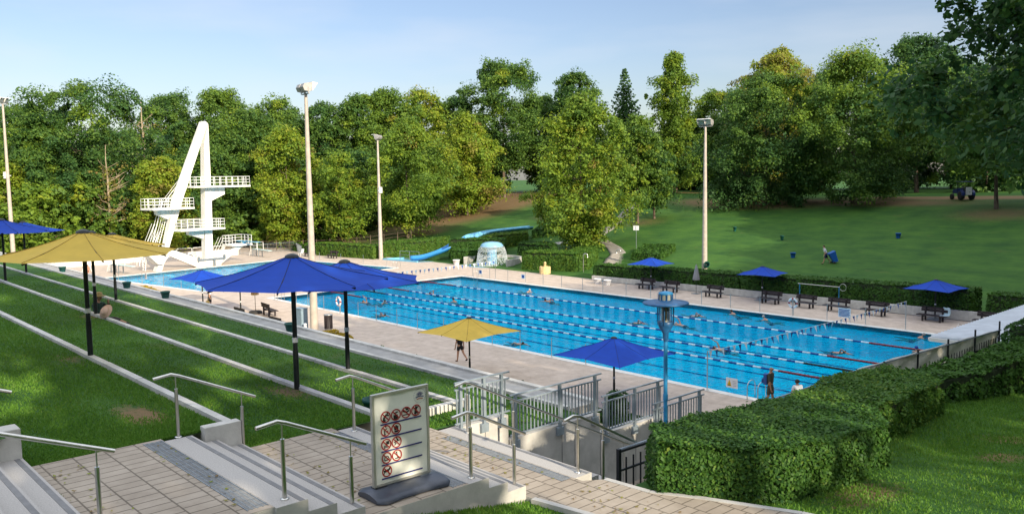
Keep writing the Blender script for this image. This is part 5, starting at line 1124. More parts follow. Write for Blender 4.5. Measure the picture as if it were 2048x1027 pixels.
T_ = [
 ('yellow green bush tree at the left edge behind the far parasols', -70.9, -5.5, 12.9, 4.3, 'round', .62, {}),
 ('pine with an orange brown upper trunk near the left mast', -73.1, -0.5, 19.8, 4.8, 'pine', .40, dict(bark=BARKP, cscale=.9, loc_jit=.6)),
 ('broad oak with a pale bare trunk showing, left of the diving tower', -70.7, 6.7, 24.3, 10.3, 'oak', .34, dict(limbs=14)),
 ('bare grey brown dead tree above the left tree line', -77.6, 16.9, 24.2, 4.6, 'dead', .3, {}),
 ('tall back tree filling the skyline left of the oak', -100, 4, 23.5, 5.7, 'oak', .34, {}),
 ('rounded tree on the skyline left of the tower top', -82.9, 23, 24.9, 6.6, 'round', .38, {}),
 ('rounded tree on the skyline right of the tower top', -75, 28.7, 25, 6.5, 'round', .37, {}),
 ('small yellow tree just left of the tower seven metre platform', -55, 10.6, 13.4, 3.9, 'round', .72, {}),
 ('low dark tree right behind the tower pylon', -57.2, 18.6, 14.8, 5.6, 'round', .36, {}),
 ('dark green tree above the three metre platform', -60.5, 26.9, 20.9, 6.0, 'round', .33, {}),
 ('yellowing maple left of the tall near mast', -47.4, 26.4, 17.3, 4.8, 'round', .66, {}),
 ('green skyline tree behind the yellowing maple', -70.5, 36.7, 22.6, 6.6, 'round', .34, {}),
 ('green skyline tree just right of the tall near mast', -61.6, 40.5, 20.6, 5.6, 'round', .34, {}),
 ('narrow yellow green tree between the two middle masts', -38.8, 30, 13.3, 3.4, 'column', .56, {}),
 ('dark skyline tree left of the loudspeaker mast', -59.3, 46.1, 21.3, 4.8, 'round', .31, {}),
 ('large yellow green hornbeam with a bare trunk on the slope', -34, 38.3, 16.7, 6.9, 'drop', .56, dict(cb=.14)),
 ('skyline tree behind the large hornbeam', -57.8, 50.7, 21.3, 6.6, 'round', .42, {}),
 ('skyline tree with a yellow top right of the hornbeam', -57.4, 58.6, 20.8, 5.9, 'round', .62, {}),
 ('hornbeam with hanging brown tips beside the bare slope', -39, 53.6, 15.5, 6.1, 'drop', .66, dict(cb=.1)),
 ('very tall dark green tree with a straight dark trunk at the slope', -46.9, 68.7, 23.3, 8.6, 'tall', .30, dict(cb=.24)),
 ('skyline tree left of the very tall dark tree', -57, 66.4, 19.1, 5.2, 'round', .32, {}),
 ('thin crowned tall tree behind the big yellow maple', -37, 76.7, 20.8, 4.5, 'tall', .30, {}),
 ('skyline tree between the tall dark tree and the thin crowned one', -47.7, 79.7, 17.8, 5.2, 'round', .36, {}),
 ('bright yellow green maple standing alone by the hill stairs', .2, 38.9, 17.6, 5.9, 'drop', .60, dict(cb=.06, size=.31, loc_jit=.2)),
 ('dark pointed spruce behind the bright maple', -29.7, 81.7, 21.4, 7.6, 'spruce', .22, {}),
 ('slim young tree right beside the bright maple', -2.6, 52.3, 13.6, 3.1, 'column', .46, dict(cb=.22)),
 ('smaller young tree on the hill lawn by the path', -2.2, 55.2, 9.0, 3.0, 'column', .34, dict(cb=.2)),
 ('drooping larch highest on the skyline right of the spruce', -17.9, 79.8, 22.7, 7.0, 'larch', .46, dict(cscale=.62, sparse=.62, loc_jit=.5, cb=.1)),
 ('skyline tree behind the hill mast lamps', -22.3, 97.4, 17.3, 5.0, 'round', .50, {}),
 ('low dark crowned tree with a stout trunk on the hill crest', -19.5, 82.6, 9.0, 6.3, 'round', .28, dict(cb=.28, r0=.42)),
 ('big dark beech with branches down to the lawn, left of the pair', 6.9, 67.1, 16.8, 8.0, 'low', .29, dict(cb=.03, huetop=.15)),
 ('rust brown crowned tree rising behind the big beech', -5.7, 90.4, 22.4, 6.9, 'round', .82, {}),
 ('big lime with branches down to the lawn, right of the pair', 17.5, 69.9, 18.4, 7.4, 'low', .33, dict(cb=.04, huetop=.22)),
 ('small dark spruce tip behind the big lime', 10.5, 93.4, 20, 4.6, 'spruce', .2, {}),
 ('tall bluish green tree behind the tractor', 15.2, 94.1, 21.9, 6.2, 'tall', .24, {}),
 ('dull grey green lime over the tractor at the right', 35.0, 66.8, 15.8, 6.4, 'round2', .30, dict(cb=.27)),
 ('back tree filling the gap between beech and lime', -6.7, 107.2, 20.3, 6.6, 'round', .3, {}),
 ('dark back tree left of the big beech', -16.1, 96.7, 13.4, 6.2, 'round', .28, {}),
 ('back tree behind the tractor at the right', 12.7, 113.7, 21, 7, 'round', .28, {}),
 ('back tree at the left edge of the photo', -95.4, -5.8, 20.7, 6.2, 'round', .38, {}),
]
for i, (lb, x, y, H, Rr, kd, hu, kw) in enumerate(T_):
    far_ = math.hypot(x - 68, y + 33) > 128; hu += .05 * math.sin(i * 2.4)
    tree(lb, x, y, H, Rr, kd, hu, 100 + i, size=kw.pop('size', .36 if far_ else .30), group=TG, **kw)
tree('pale bare snag with crooked limbs in front of the broad oak', -59.8, 5.2, 15.8, 3.4, 'dead', .3, 290, group=TG)
# understorey closing the forest edge
for i, (x, y, H, Rr, hu) in enumerate([(-62, -3, 8, 4.5, .5), (-64, 4, 9, 5, .42), (-60, 12, 8, 4.5, .4), (-62, 20, 9, 5, .36), (-54, 25, 8, 4, .4), (-55, 33, 10, 5, .3), (-50, 38, 10, 5, .28), (-52, 46, 9, 5, .28), (-55, 55, 9, 5, .26), (-60, 64, 9, 5, .26), (-48, 31, 7, 3.5, .45), (-62, 76, 10, 6, .25), (-52, 88, 10, 6, .25), (-40, 92, 10, 6, .25), (-30, 100, 11, 6, .24), (-14, 112, 11, 7, .22), (2, 116, 11, 7, .22), (20, 118, 11, 7, .22), (30, 108, 10, 6, .22), (-10, 100, 10, 6, .22), (24, 96, 9, 5, .22), (-85, 10, 12, 6, .36), (-88, -8, 12, 6, .42), (-80, 34, 14, 6, .32), (-74, 46, 14, 6, .3), (-72, 60, 14, 6, .3), (-92, 2, 14, 7, .34), (-84, -2, 13, 6, .36), (-86, 16, 15, 7, .34), (-78, 8, 13, 6, .34), (-105, -14, 16, 7, .4), (-70, 22, 12, 5, .34), (-66, 14, 10, 5, .36)]):
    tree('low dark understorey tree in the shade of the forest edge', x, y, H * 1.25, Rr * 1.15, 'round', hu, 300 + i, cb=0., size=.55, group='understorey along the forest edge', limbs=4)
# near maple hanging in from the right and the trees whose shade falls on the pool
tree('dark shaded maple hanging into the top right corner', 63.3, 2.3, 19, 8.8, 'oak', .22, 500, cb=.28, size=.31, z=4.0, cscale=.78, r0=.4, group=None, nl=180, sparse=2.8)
SH = 'tall trees just beyond the right edge of the photo'
for i, (x, y, H, Rr, sp) in enumerate([(84, -41, 20, 6, .55), (88, -19.5, 18, 5.5, .5), (91, -34.6, 23, 5.5, .8), (93, -27.2, 23, 3.0, .5), (78, -34.2, 16, 4.9, .5), (82, -30.7, 16, 2.4, .6), (83, -11, 18, 7, .8), (84, 3, 19, 7.5, .9), (80, 16, 20, 8, .95), (76, 30, 20, 8, .95), (70, 44, 19, 8, .95), (60, 57, 20, 8, .95), (56, 70, 23, 8.5, .95), (98, -48, 18, 7, .5), (95, -5, 20, 7, .8), (92, 12, 22, 8, .9), (66, 74, 24, 9, .9), (80, 52, 22, 9, .9), (72, 37, 20, 8, 1.2), (64, 50, 20, 8, 1.1), (60, 63, 21, 8, 1.1), (68, 31, 17, 7, 1.1), (74, 22, 18, 7, 1.0)]):
    tree('tall shade tree standing beyond the right edge', x, y, H, Rr, 'round', .35, 600 + i, cb=(.45 if y in (-34.6, -27.2) else .12) if y < 10 else .0, size=.8, group=SH, sparse=sp * (1 if y < 10 else 1.5), limbs=4)
# ---------------------------------------------------------------- hedges
CORE = M('hedge_core', (.020, .034, .012), .95, var=.4, scale=8)
def hedge(label, poly, z0f, z1, leaf=.12, dens=120, hue=.35, seed=1, cat='hedge', name='hedge', rnd_top=.12, wob=.06, group='clipped hedges', inset=.10, huej=.10):
    """clipped hedge over a polygon footprint: dark twig core with leaf faces all over its skin; z0f, z1 callables or numbers"""
    rg = np.random.default_rng(seed); zt = z1 if callable(z1) else (lambda x, y: z1); zb = z0f if callable(z0f) else (lambda x, y: z0f)
    poly = [Vector(p) for p in poly]
    if sum(p.x * q.y - q.x * p.y for p, q in zip(poly, poly[1:] + poly[:1])) < 0: poly.reverse()
    n = len(poly); c = sum(poly, Vector((0, 0))) / n
    t = thing(name, label, cat, (c.x, c.y, 0), 0, group)
    P, Nn = [], []
    for i in range(n):
        p, q = poly[i], poly[(i + 1) % n]; L_ = (q - p).length; e = (q - p) / L_; nn = Vector((e.y, -e.x)); hgt = zt(*p) - zb(*p); k = int(L_ * max(.3, hgt) * dens)
        if k < 1: continue
        u_ = rg.random(k); h_ = rg.random(k); x = p.x + (q.x - p.x) * u_; y = p.y + (q.y - p.y) * u_
        b = np.array([zb(a_, b_) for a_, b_ in zip(x[:1], y[:1])])[0] if not callable(z0f) else zb(x, y); tp = zt(x, y) if callable(z1) else z1
        z = b + (tp - b) * h_; rd = np.clip((h_ - .72) / .28, 0, 1); off = -rnd_top * rd ** 2 + wob * noise2(x * 2.1 + z, y * 2.1 - z, 1.4) + rg.normal(0, .02, k)
        P.append(np.stack([x - c.x + nn.x * off, y - c.y + nn.y * off, z], 1)); Nn.append(np.stack([np.full(k, nn.x), np.full(k, nn.y), rd * .9], 1))
    xs_ = [p.x for p in poly]; ys_ = [p.y for p in poly]; A = (max(xs_) - min(xs_)) * (max(ys_) - min(ys_)); k = int(A * dens)
    x = rg.uniform(min(xs_), max(xs_), k); y = rg.uniform(min(ys_), max(ys_), k); ok = np.array([in_poly(a_, b_, [tuple(p) for p in poly]) for a_, b_ in zip(x, y)]); x, y = x[ok], y[ok]
    z = (zt(x, y) if callable(z1) else np.full(len(x), z1)) + wob * .9 * noise2(x * 1.7, y * 1.7, 1.5) + rg.normal(0, .022, len(x)); P.append(np.stack([x - c.x, y - c.y, z], 1)); Nn.append(np.tile([0, 0, 1.], (len(x), 1)))
    P = np.concatenate(P); Nn = np.concatenate(Nn); N = len(P)
    nr = unit(Nn + rg.normal(size=(N, 3)) * .55 + np.array([0, 0, .25])); tx = unit(np.cross(nr, rg.normal(size=(N, 3)))); ty = np.cross(nr, tx); s = leaf * (.6 + .8 * rg.random(N))[:, None]
    V = np.stack([P + tx * s * .55, P + ty * s * .34, P - tx * s * .55, P - ty * s * .34], 1).reshape(-1, 3)
    cl = noise2(P[:, 0] * 1.1 + seed, P[:, 1] * 1.1 + P[:, 2], 1.2)
    raw('foliage', V, np.arange(4 * N).reshape(N, 4), HLEAF, {'hue': ('FACE', np.clip(hue + .07 * cl + rg.normal(0, huej, N), 0, 1))}, parent=t)
    m = MB(); pi = [p + (c - p) * min(.5, inset / max(.3, (c - p).length) * 1.6) for p in poly]
    vb = [(p.x - c.x, p.y - c.y, zb(p.x, p.y) - .1) for p in pi]; vt = [(p.x - c.x, p.y - c.y, float(zt(p.x, p.y)) - inset * .9) for p in pi]
    m.add(vb + vt, [tuple(range(n, 2 * n)), tuple(reversed(range(n)))] + [(i, (i + 1) % n, n + (i + 1) % n, n + i) for i in range(n)]); m.build('twig_core', CORE, t)
    return t
z_h = lambda x, y: gz(x, y) - .05
# near clipped hedge running along the picket fence
hedge('wide clipped hedge in the right foreground, nearest the camera', [(59.95, -23.3), (60.6, -23.9), (61.25, -23.42), (61.95, -22.75), (62.2, -21.6), (62.3, -20.2), (61.7, -19.35), (60.1, -19.4), (59.85, -21.5)], 5.35, lambda x, y: 6.33 + .0 * x + .05 * np.cos(x * .8 + y * .6) - .065 * (y + 23), .056, 2900, .31, 21, rnd_top=.15, wob=.06, huej=.16)
hedge('bulging clipped hedge just beyond the nearest one', [(59.9, -19.2), (61.2, -19.2), (61.55, -18.2), (61.35, -16.6), (61.1, -14.9), (60.5, -14.2), (59.6, -14.4), (59.7, -17)], 4.9, lambda x, y: 5.98 - .06 * (y + 19) + .05 * np.cos(x * .8 + y * .6) + .08 * np.sin((y + 19) * .65), .062, 2000, .46, 22, rnd_top=.26, wob=.07, huej=.15)
hedge('long low hedge running on towards the white roof', [(59.5, -14.2), (60.4, -14.1), (60.9, -12.0), (61.2, -9.0), (61.4, -5.2), (60.4, -5.2), (60.0, -9)], 4.2, lambda x, y: 5.50 + .04 * np.cos(x * .8 + y * .6) - .01 * (y + 14), .095, 650, .35, 23, rnd_top=.25, wob=.08)
hedge('round clipped bush at the right edge above the long hedge', [(59.7 + 1.1 * math.cos(k * math.pi / 6), -3.4 + 1.1 * math.sin(k * math.pi / 6)) for k in range(12)], 4.2, lambda x, y: 5.55 - .38 * ((x - 59.7) ** 2 + (y + 3.4) ** 2), .10, 460, .25, 24, name='bush', cat='bush', rnd_top=.3)
# far hedge behind the benches, five clipped blocks
fh = [(12.2, 19.6), (19.7, 28.6), (28.75, 31.0), (31.1, 37.2), (37.3, 46.6)]
for i, (x0, x1) in enumerate(fh):
    hedge(['clipped hedge block with a sunlit left end behind the first far benches', 'clipped hedge block behind the closed grey parasol', 'short clipped hedge block left of the middle far parasol', 'clipped hedge block behind the blue rail with a ring', 'long dark clipped hedge block behind the right far parasol'][i],
          [(x0, 27.62), (x1, 27.62), (x1, 29.6), (x0, 29.6)], 0., lambda x, y: 1.45 + .018 * (x - 12), .20, 190, .33, 30 + i, rnd_top=.18)
hedge('clipped hedge block at the right end behind the white roof edge', [(47.6, 27.62), (56, 27.62), (56, 29.6), (47.6, 29.6)], 0., 1.9, .2, 150, .33, 36)
# hedges round the fountain and on the far deck
hedge('sunlit clipped hedge right of the mushroom fountain, behind the sandstone fountain', [(.6, 28.9), (7.4, 30.3), (8.0, 31.6), (5.6, 35.6), (3.4, 35.0), (4.6, 32.2), (.2, 30.9)], z_h, lambda x, y: 1.95 + .06 * (y - 29), .20, 200, .52, 40, rnd_top=.25, huej=.12)
hedge('dark rounded hedge behind the mushroom fountain', [(-5.2, 33.6), (-1.6, 33.4), (.5, 33.6), (-.4, 35.4), (-3.0, 37.0), (-7.0, 36.4)], z_h, lambda x, y: 2.35 + .0 * x, .22, 160, .25, 41, rnd_top=.4)
hedge('low dark hedge left of the mushroom fountain', [(-11.3, 28.5), (-9.0, 28.9), (-8.9, 31.4), (-10.4, 32.4), (-12.9, 30.6)], z_h, 1.5, .21, 180, .32, 42, rnd_top=.3)
hedge('higher dark hedge hugging the slide bend', [(-14.0, 30.3), (-10.5, 32.3), (-8.0, 33.9), (-10.0, 36.0), (-13.2, 33.6)], z_h, lambda x, y: 2.62 + .0 * x, .22, 170, .30, 43, rnd_top=.35)
hedge('yellowing hedge below the upper slide trough', [(-12.6, 34.6), (-9.6, 39.4), (-11.4, 41.0), (-14.0, 37.4)], z_h, lambda x, y: 2.75 + .07 * (y - 35), .22, 160, .64, 44, rnd_top=.2)
hedge('loose dark hedge climbing right of the slide top', [(-11.6, 42.0), (-8.4, 45.4), (-6.6, 49.0), (-8.4, 50.4), (-12.8, 44.4)], z_h, lambda x, y: gz(x, y) + 1.1, .22, 140, .34, 45, rnd_top=.2)
hedge('bright sunlit clipped hedge behind the tall near mast', [(-33.8, 23.2), (-22.8, 25.0), (-23.2, 27.2), (-34.2, 25.6)], z_h, lambda x, y: 1.62 + .0 * x, .21, 190, .60, 46, rnd_top=.12, huej=.10)
hedge('sunlit clipped hedge left of the slide, behind the loudspeaker mast', [(-24.4, 27.3), (-18.2, 33.2), (-19.8, 35.0), (-26.6, 29.6)], z_h, lambda x, y: gz(x, y) * .8 + 1.75, .21, 180, .55, 47, rnd_top=.12)
hedge('green shrubs between mesh fence and forest fence', [(-44, 24.5), (-35.5, 24.0), (-34.8, 27.4), (-42, 28)], z_h, lambda x, y: gz(x, y) + .9 + .3 * np.sin(x * 1.7), .24, 110, .50, 48, rnd_top=.3, name='shrub', cat='shrub', group=None)
hedge('trimmed hedge block on the lower hill below the white sign', [(9.8, 36.2), (13.2, 36.8), (12.0, 41.0), (8.2, 40.2)], z_h, lambda x, y: gz(x, y) + .75, .20, 150, .34, 49, rnd_top=.2)
m = MB()
hedge('strip of low dark shrubs along the near deck edge', [(23, -6.9), (50, -7.1), (50, -7.8), (23, -7.6)], 0., lambda x, y: .42 + .12 * np.sin(x * 2.1) + .1 * np.sin(x * 5.3), .16, 210, .26, 50, rnd_top=.2, wob=.12, name='shrub', cat='shrub', group=None)
hedge('dark upright shrub seen through the third balustrade', [(45.6 + .5 * math.cos(k * math.pi / 4), -7.5 + .5 * math.sin(k * math.pi / 4)) for k in range(8)], 0., lambda x, y: 1.35 - .8 * ((x - 45.6) ** 2 + (y + 7.5) ** 2), .14, 260, .12, 53, rnd_top=.2, wob=.12, name='shrub', cat='shrub', group=None)
def flowers(label, poly, seed):
    o = hedge(label, poly, 0., lambda x, y: .22 + .06 * np.sin(x * 4), .13, 220, .62, seed, name='flower_bed', cat='flower bed', group='yellow flower beds on the near deck', rnd_top=.1)
    for ch in o.children:
        if ch.name.startswith('foliage'): ch.data.materials[0] = FLOWERM
flowers('yellow flower bed at the foot of the tall near mast', [(18.6, -5.9), (21.6, -5.9), (21.6, -5.2), (18.4, -4.9)], 51); flowers('yellow flower bed on the near deck by the diving pool', [(-15.8, -6.3), (-11.0, -6.3), (-11.0, -5.6), (-15.8, -5.2)], 52)
m = MB(); m.bx(21.7, 24.5, -6.9, -5.4, 0, .02); o = m.build('deck_slab_patch', CONCW); o['kind'] = STRUCT
# bank shrubs (ground cover on the slope under the retaining wall)
# ---------------------------------------------------------------- grass blades (near lawns only)
def blades(name, x, y, zf, h, seed, hue, wid=.012):
    rg = np.random.default_rng(seed); N = len(x); z = zf; a = rg.random(N) * 6.283; hh = h * (.5 + .9 * rg.random(N)); w_ = wid * (.7 + .7 * rg.random(N)); ln = rg.normal(0, .45, (N, 2)) * hh[:, None]
    B = np.stack([x, y, z - .01], 1); dx = np.stack([np.cos(a) * w_, np.sin(a) * w_, 0 * w_], 1); tip = np.stack([x + ln[:, 0], y + ln[:, 1], z + hh], 1)
    V = np.stack([B - dx, B + dx, tip], 1).reshape(-1, 3)
    o = raw(name, V, np.arange(3 * N).reshape(N, 3), GLEAF, {'hue': ('FACE', np.clip(hue + .10 * noise2(x, y, 1.1) + rg.normal(0, .12, N), 0, 1))}); o['kind'] = 'stuff'; return o
GLEAF = leafmat('grass_blade', [(0, (.060, .160, .022)), (.5, (.125, .265, .030)), (.85, (.22, .28, .06)), (1, (.30, .26, .10))], .35)
rg = np.random.default_rng(5)
def rect(n, x0, x1, y0, y1, dens_x=None):
    u_ = rg.random(n); x = x0 + (x1 - x0) * (u_ if dens_x is None else u_ ** dens_x); return x, rg.uniform(y0, y1, n)
X_, Y_ = [], []
xx, yy = rect(70000, XL - .02, 30, -31.0, -28.27, 1.7); Z1 = np.full(len(xx), 6.48)
xb, yb = rect(46000, XL - .04, 26, -28.03, -25.52, 1.6); Z2 = np.full(len(xb), 6.03)
xc, yc = rect(30000, XL - .1, 20, -25.28, -22.97, 1.6); Z3 = np.full(len(xc), 5.58)
xd, yd = rect(26000, 55.4, 14, -22.73, -20.4, 1.6); Z4 = np.full(len(xd), 5.10)
bx_, by_ = np.concatenate([xx, xb, xc, xd]), np.concatenate([yy, yb, yc, yd]); bz_ = np.concatenate([Z1, Z2, Z3, Z4])
bare = np.clip(sum(.8 * np.exp(-(((bx_ - a_) / .5) ** 2 + ((by_ - b_) / .3) ** 2)) for a_, b_ in SPOTS), 0, 1); ok = rg.random(len(bx_)) > bare * 1.1
tag(blades('lawn_grass', bx_[ok], by_[ok], bz_[ok], .030, 61, .40, .011), kind='stuff')
xe, ye = rect(90000, 59.4, 67, -30, -25.2); ok = (ye < -25.2 + .1 * (xe - 60)); xe, ye = xe[ok], ye[ok]
xf, yf = rect(130000, 60.5, 70, -24.2, -10); lim = np.interp(xf, [60.5, 61.15, 62.43, 66, 70], [-23.93, -23.6, -23.08, -22.38, -21.9]); ok = (yf > lim); xf, yf = xf[ok], yf[ok]
px_, py_ = np.concatenate([xe, xf]), np.concatenate([ye, yf]); tag(blades('bank_grass', px_, py_, gz(px_, py_), .038, 62, .42), kind='stuff')

# fallen leaves and small weeds on the paving
N_ = 420; xl = np.concatenate([rg.uniform(55.9, 59.2, N_ // 2), rg.uniform(59.5, 64, N_ // 4), rg.uniform(20, 50, N_ - N_ // 2 - N_ // 4)]); yl = np.concatenate([rg.choice([-30.9, -29.6, -28.0, -27.0, -25.3, -24.9], N_ // 2) + rg.uniform(0, .5, N_ // 2), rg.uniform(-25.0, -24.2, N_ // 4), rg.uniform(-6.8, -1, N_ - N_ // 2 - N_ // 4)])
zl = np.where(yl > -10, .012, np.where(xl > 59.4, 5.61, np.where(yl < -29.25, 6.512, np.where(yl < -26.45, 6.062, 5.612)))); okk = ~((yl < -10) & (xl < 59.4) & ((yl > -29.25) & (yl < -28.05) | (yl > -26.45) & (yl < -25.35))); xl, yl, zl = xl[okk], yl[okk], zl[okk]; N_ = len(xl)
a_ = rg.random(N_) * 6.283; s_ = .028 * (.5 + rg.random(N_)); cx_, sx_ = np.cos(a_) * s_, np.sin(a_) * s_
V = np.stack([np.stack([xl + cx_, yl + sx_, zl + rg.random(N_) * .015], 1), np.stack([xl - sx_ * .6, yl + cx_ * .6, zl + .002], 1), np.stack([xl - cx_, yl - sx_, zl + rg.random(N_) * .015], 1), np.stack([xl + sx_ * .6, yl - cx_ * .6, zl + .002], 1)], 1).reshape(-1, 3)
tag(raw('fallen_leaves', V, np.arange(4 * N_).reshape(N_, 4), LEAF, {'hue': ('FACE', np.clip(rg.normal(.85, .12, N_), 0, 1))}), kind='stuff')
xw = np.concatenate([55.85 + rg.random(500) * 3.4, 56 + rg.random(400) * 3]); yw = np.concatenate([np.full(500, -30.97) + rg.normal(0, .02, 500), np.full(400, -25.33) + rg.normal(0, .015, 400)]); zw = np.concatenate([np.full(500, 6.505), np.full(400, 5.605)]); keep = noise2(xw * 4, yw, 1.) > .35
tag(blades('joint_weeds', xw[keep], yw[keep], zw[keep], .05, 66, .5, .008), kind='stuff')
# ---------------------------------------------------------------- people (skin-modifier bodies, frozen to meshes)
def skin(name, pts, edges, mat, parent, root=0, sub=2):
    me = bpy.data.meshes.new(name); me.from_pydata([p[:3] for p in pts], edges, []); o = bpy.data.objects.new(name, me); COL.objects.link(o)
    o.modifiers.new('s', 'SKIN'); sd = me.skin_vertices[0].data
    for i, p in enumerate(pts):
        r_ = p[3]; sd[i].radius = r_ if isinstance(r_, tuple) else (r_, r_)
    sd[root].use_root = True
    sb = o.modifiers.new('u', 'SUBSURF'); sb.levels = sub; sb.render_levels = sub
    dg = bpy.context.evaluated_depsgraph_get(); ev = o.evaluated_get(dg); m2 = bpy.data.meshes.new_from_object(ev); bpy.data.objects.remove(o)
    m2.materials.clear(); m2.materials.append(mat); m2.polygons.foreach_set('use_smooth', np.ones(len(m2.polygons), bool)); m2.name = name
    r = bpy.data.objects.new(name, m2); COL.objects.link(r); r.parent = parent; return r
def person(label, loc, rz, J, top=None, bottom=None, shoe=None, hair=HAIRD, skinm=SKIN, sleeve=.5, leg=1., group=None, hat=None, toplen=0., rot=None):
    """J: joint dictionary in metres, +y is the facing direction"""
    t = thing('person', label, 'person', loc, rz, group)
    if rot: t.rotation_euler = rot
    V = {k: Vector(v) for k, v in J.items()}
    pts = []; ed = []; ix = {}
    def add(k, p, r, par=None):
        ix[k] = len(pts); pts.append((p.x, p.y, p.z, r))
        if par: ed.append((ix[par], ix[k]))
    pel, ch, nk, hd = V['pelvis'], V['chest'], V['neck'], V['head']; sh_ = V['shl'] - V['shr']
    add('pelvis', pel, (.155, .115)); add('waist', pel.lerp(ch, .5), (.135, .10), 'pelvis'); add('chest', ch, (.155, .115), 'waist'); add('neckb', nk, .062, 'chest'); add('neck', nk.lerp(hd, .4), .052, 'neckb')
    add('jaw', hd - (hd - nk) * .10, (.074, .085), 'neck'); add('head', hd + (hd - nk) * .12, (.078, .094), 'jaw'); add('crown', hd + (hd - nk) * .45, (.066, .080), 'head')
    fwd = Vector(J.get('face', (0, 1, 0))).normalized()
    add('nose', hd + fwd * .105, .016, 'head')
    sd_ = sh_.normalized() if sh_.length > 0 else Vector((1, 0, 0))
    for s_ in ('l', 'r'): e_ = sd_ * (.085 if s_ == 'l' else -.085); add('ear' + s_, hd + e_ - fwd * .01, .016, 'head')
    for s_ in ('l', 'r'):
        a, b, c, w_ = V['sh' + s_], V['el' + s_], V['wr' + s_], None
        add('sh' + s_, a, .058, 'chest'); add('el' + s_, b, .042, 'sh' + s_); add('wr' + s_, c, .029, 'el' + s_)
        d_ = (c - b).normalized(); sidev = d_.cross(fwd); sidev = sidev.normalized() if sidev.length > .05 else d_.orthogonal().normalized(); add('palm' + s_, c + d_ * .075, (.038, .020), 'wr' + s_)
        for q in range(4):
            o_ = sidev * (.030 - .02 * q); k0 = c + d_ * .10 + o_; ln = (.075, .085, .08, .06)[q]; bend = fwd * .012 * (q + 1) * .5
            add('f%d%s' % (q, s_), k0 + d_ * .005, .0095, 'palm' + s_); add('g%d%s' % (q, s_), k0 + d_ * ln * .6 + bend, .0088, 'f%d%s' % (q, s_)); add('h%d%s' % (q, s_), k0 + d_ * ln + bend * 2.4, .008, 'g%d%s' % (q, s_))
        add('th' + s_, c + d_ * .04 + sidev * .040, .0105, 'wr' + s_); add('ti' + s_, c + d_ * .085 + sidev * .058 + fwd * .012, .009, 'th' + s_)
        h_, k_, n_ = V['hip' + s_], V['kn' + s_], V['an' + s_]; add('hip' + s_, h_, .092, 'pelvis'); add('kn' + s_, k_, .058, 'hip' + s_); add('ca' + s_, k_.lerp(n_, .35), .056, 'kn' + s_); add('an' + s_, n_, .036, 'ca' + s_)
        ft = V.get('to' + s_, n_ + fwd * .16 + Vector((0, 0, -.05))); add('to' + s_, ft, (.042, .026), 'an' + s_)
    skin('body', pts, ed, skinm, t)
    if top:
        p2 = [(*pel.lerp(ch, .08 - toplen), (.178, .142)), (*pel.lerp(ch, .5), (.165, .128)), (*ch, (.178, .136)), (*nk.lerp(ch, .25), .085)]; e2 = [(0, 1), (1, 2), (2, 3)]
        for s_ in ('l', 'r'): n0 = len(p2); p2 += [(*V['sh' + s_], .078), (*V['sh' + s_].lerp(V['el' + s_], sleeve * 2 if sleeve <= .5 else 1), .064)]; e2 += [(2, n0), (n0, n0 + 1)]
        if sleeve > .5:
            for s_, n0 in (('l', 4), ('r', 6)): p2.append((*V['wr' + s_], .045)); e2.append((n0 + 1, len(p2) - 1))
        skin('top', p2, e2, top, t)
    if bottom:
        p2 = [(*pel.lerp(ch, .25), (.168, .128)), (*pel, (.182, .145))]; e2 = [(0, 1)]
        for s_ in ('l', 'r'):
            n0 = len(p2); p2 += [(*V['hip' + s_], .112), (*V['hip' + s_].lerp(V['kn' + s_], min(1, leg)), .095)]; e2 += [(1, n0), (n0, n0 + 1)]
            if leg > 1: p2.append((*V['kn' + s_].lerp(V['an' + s_], leg - 1), .068)); e2.append((n0 + 1, len(p2) - 1))
        skin('trousers' if leg > 1 else 'shorts', p2, e2, bottom, t)
    if shoe:
        for s_ in ('l', 'r'):
            n_ = V['an' + s_]; ft = V.get('to' + s_, n_ + fwd * .16 + Vector((0, 0, -.05))); b = n_ + (n_ - V['kn' + s_]).normalized() * .045 - (ft - n_).normalized() * .02
            skin('shoe', [(*b, .048), (*b.lerp(ft, .6), .046), (*ft, .040)], [(0, 1), (1, 2)], shoe, t, sub=1)
    if hair:
        m = MB(); c_ = hd + (hd - nk) * .22 - fwd * .02; m.ball(c_, .108, 12, 0, (1, 1, 1.0)); 
        for q in range(len(m.v)):
            v_ = Vector(m.v[q]); d_ = v_ - c_
            if d_.dot(fwd) > .03 and d_.z < .06 or d_.z < -.05: m.v[q] = tuple(c_ + d_ * .72)
        m.build('hair', hair, t)
    if hat:
        m = MB(); c_ = hd + Vector((0, 0, .06)); m.lathe([(.20, .0), (.205, .01), (.115, .03), (.105, .11), (.07, .135), (.001, .14)], 18, c_); m.build('hat', hat, t)
    return t
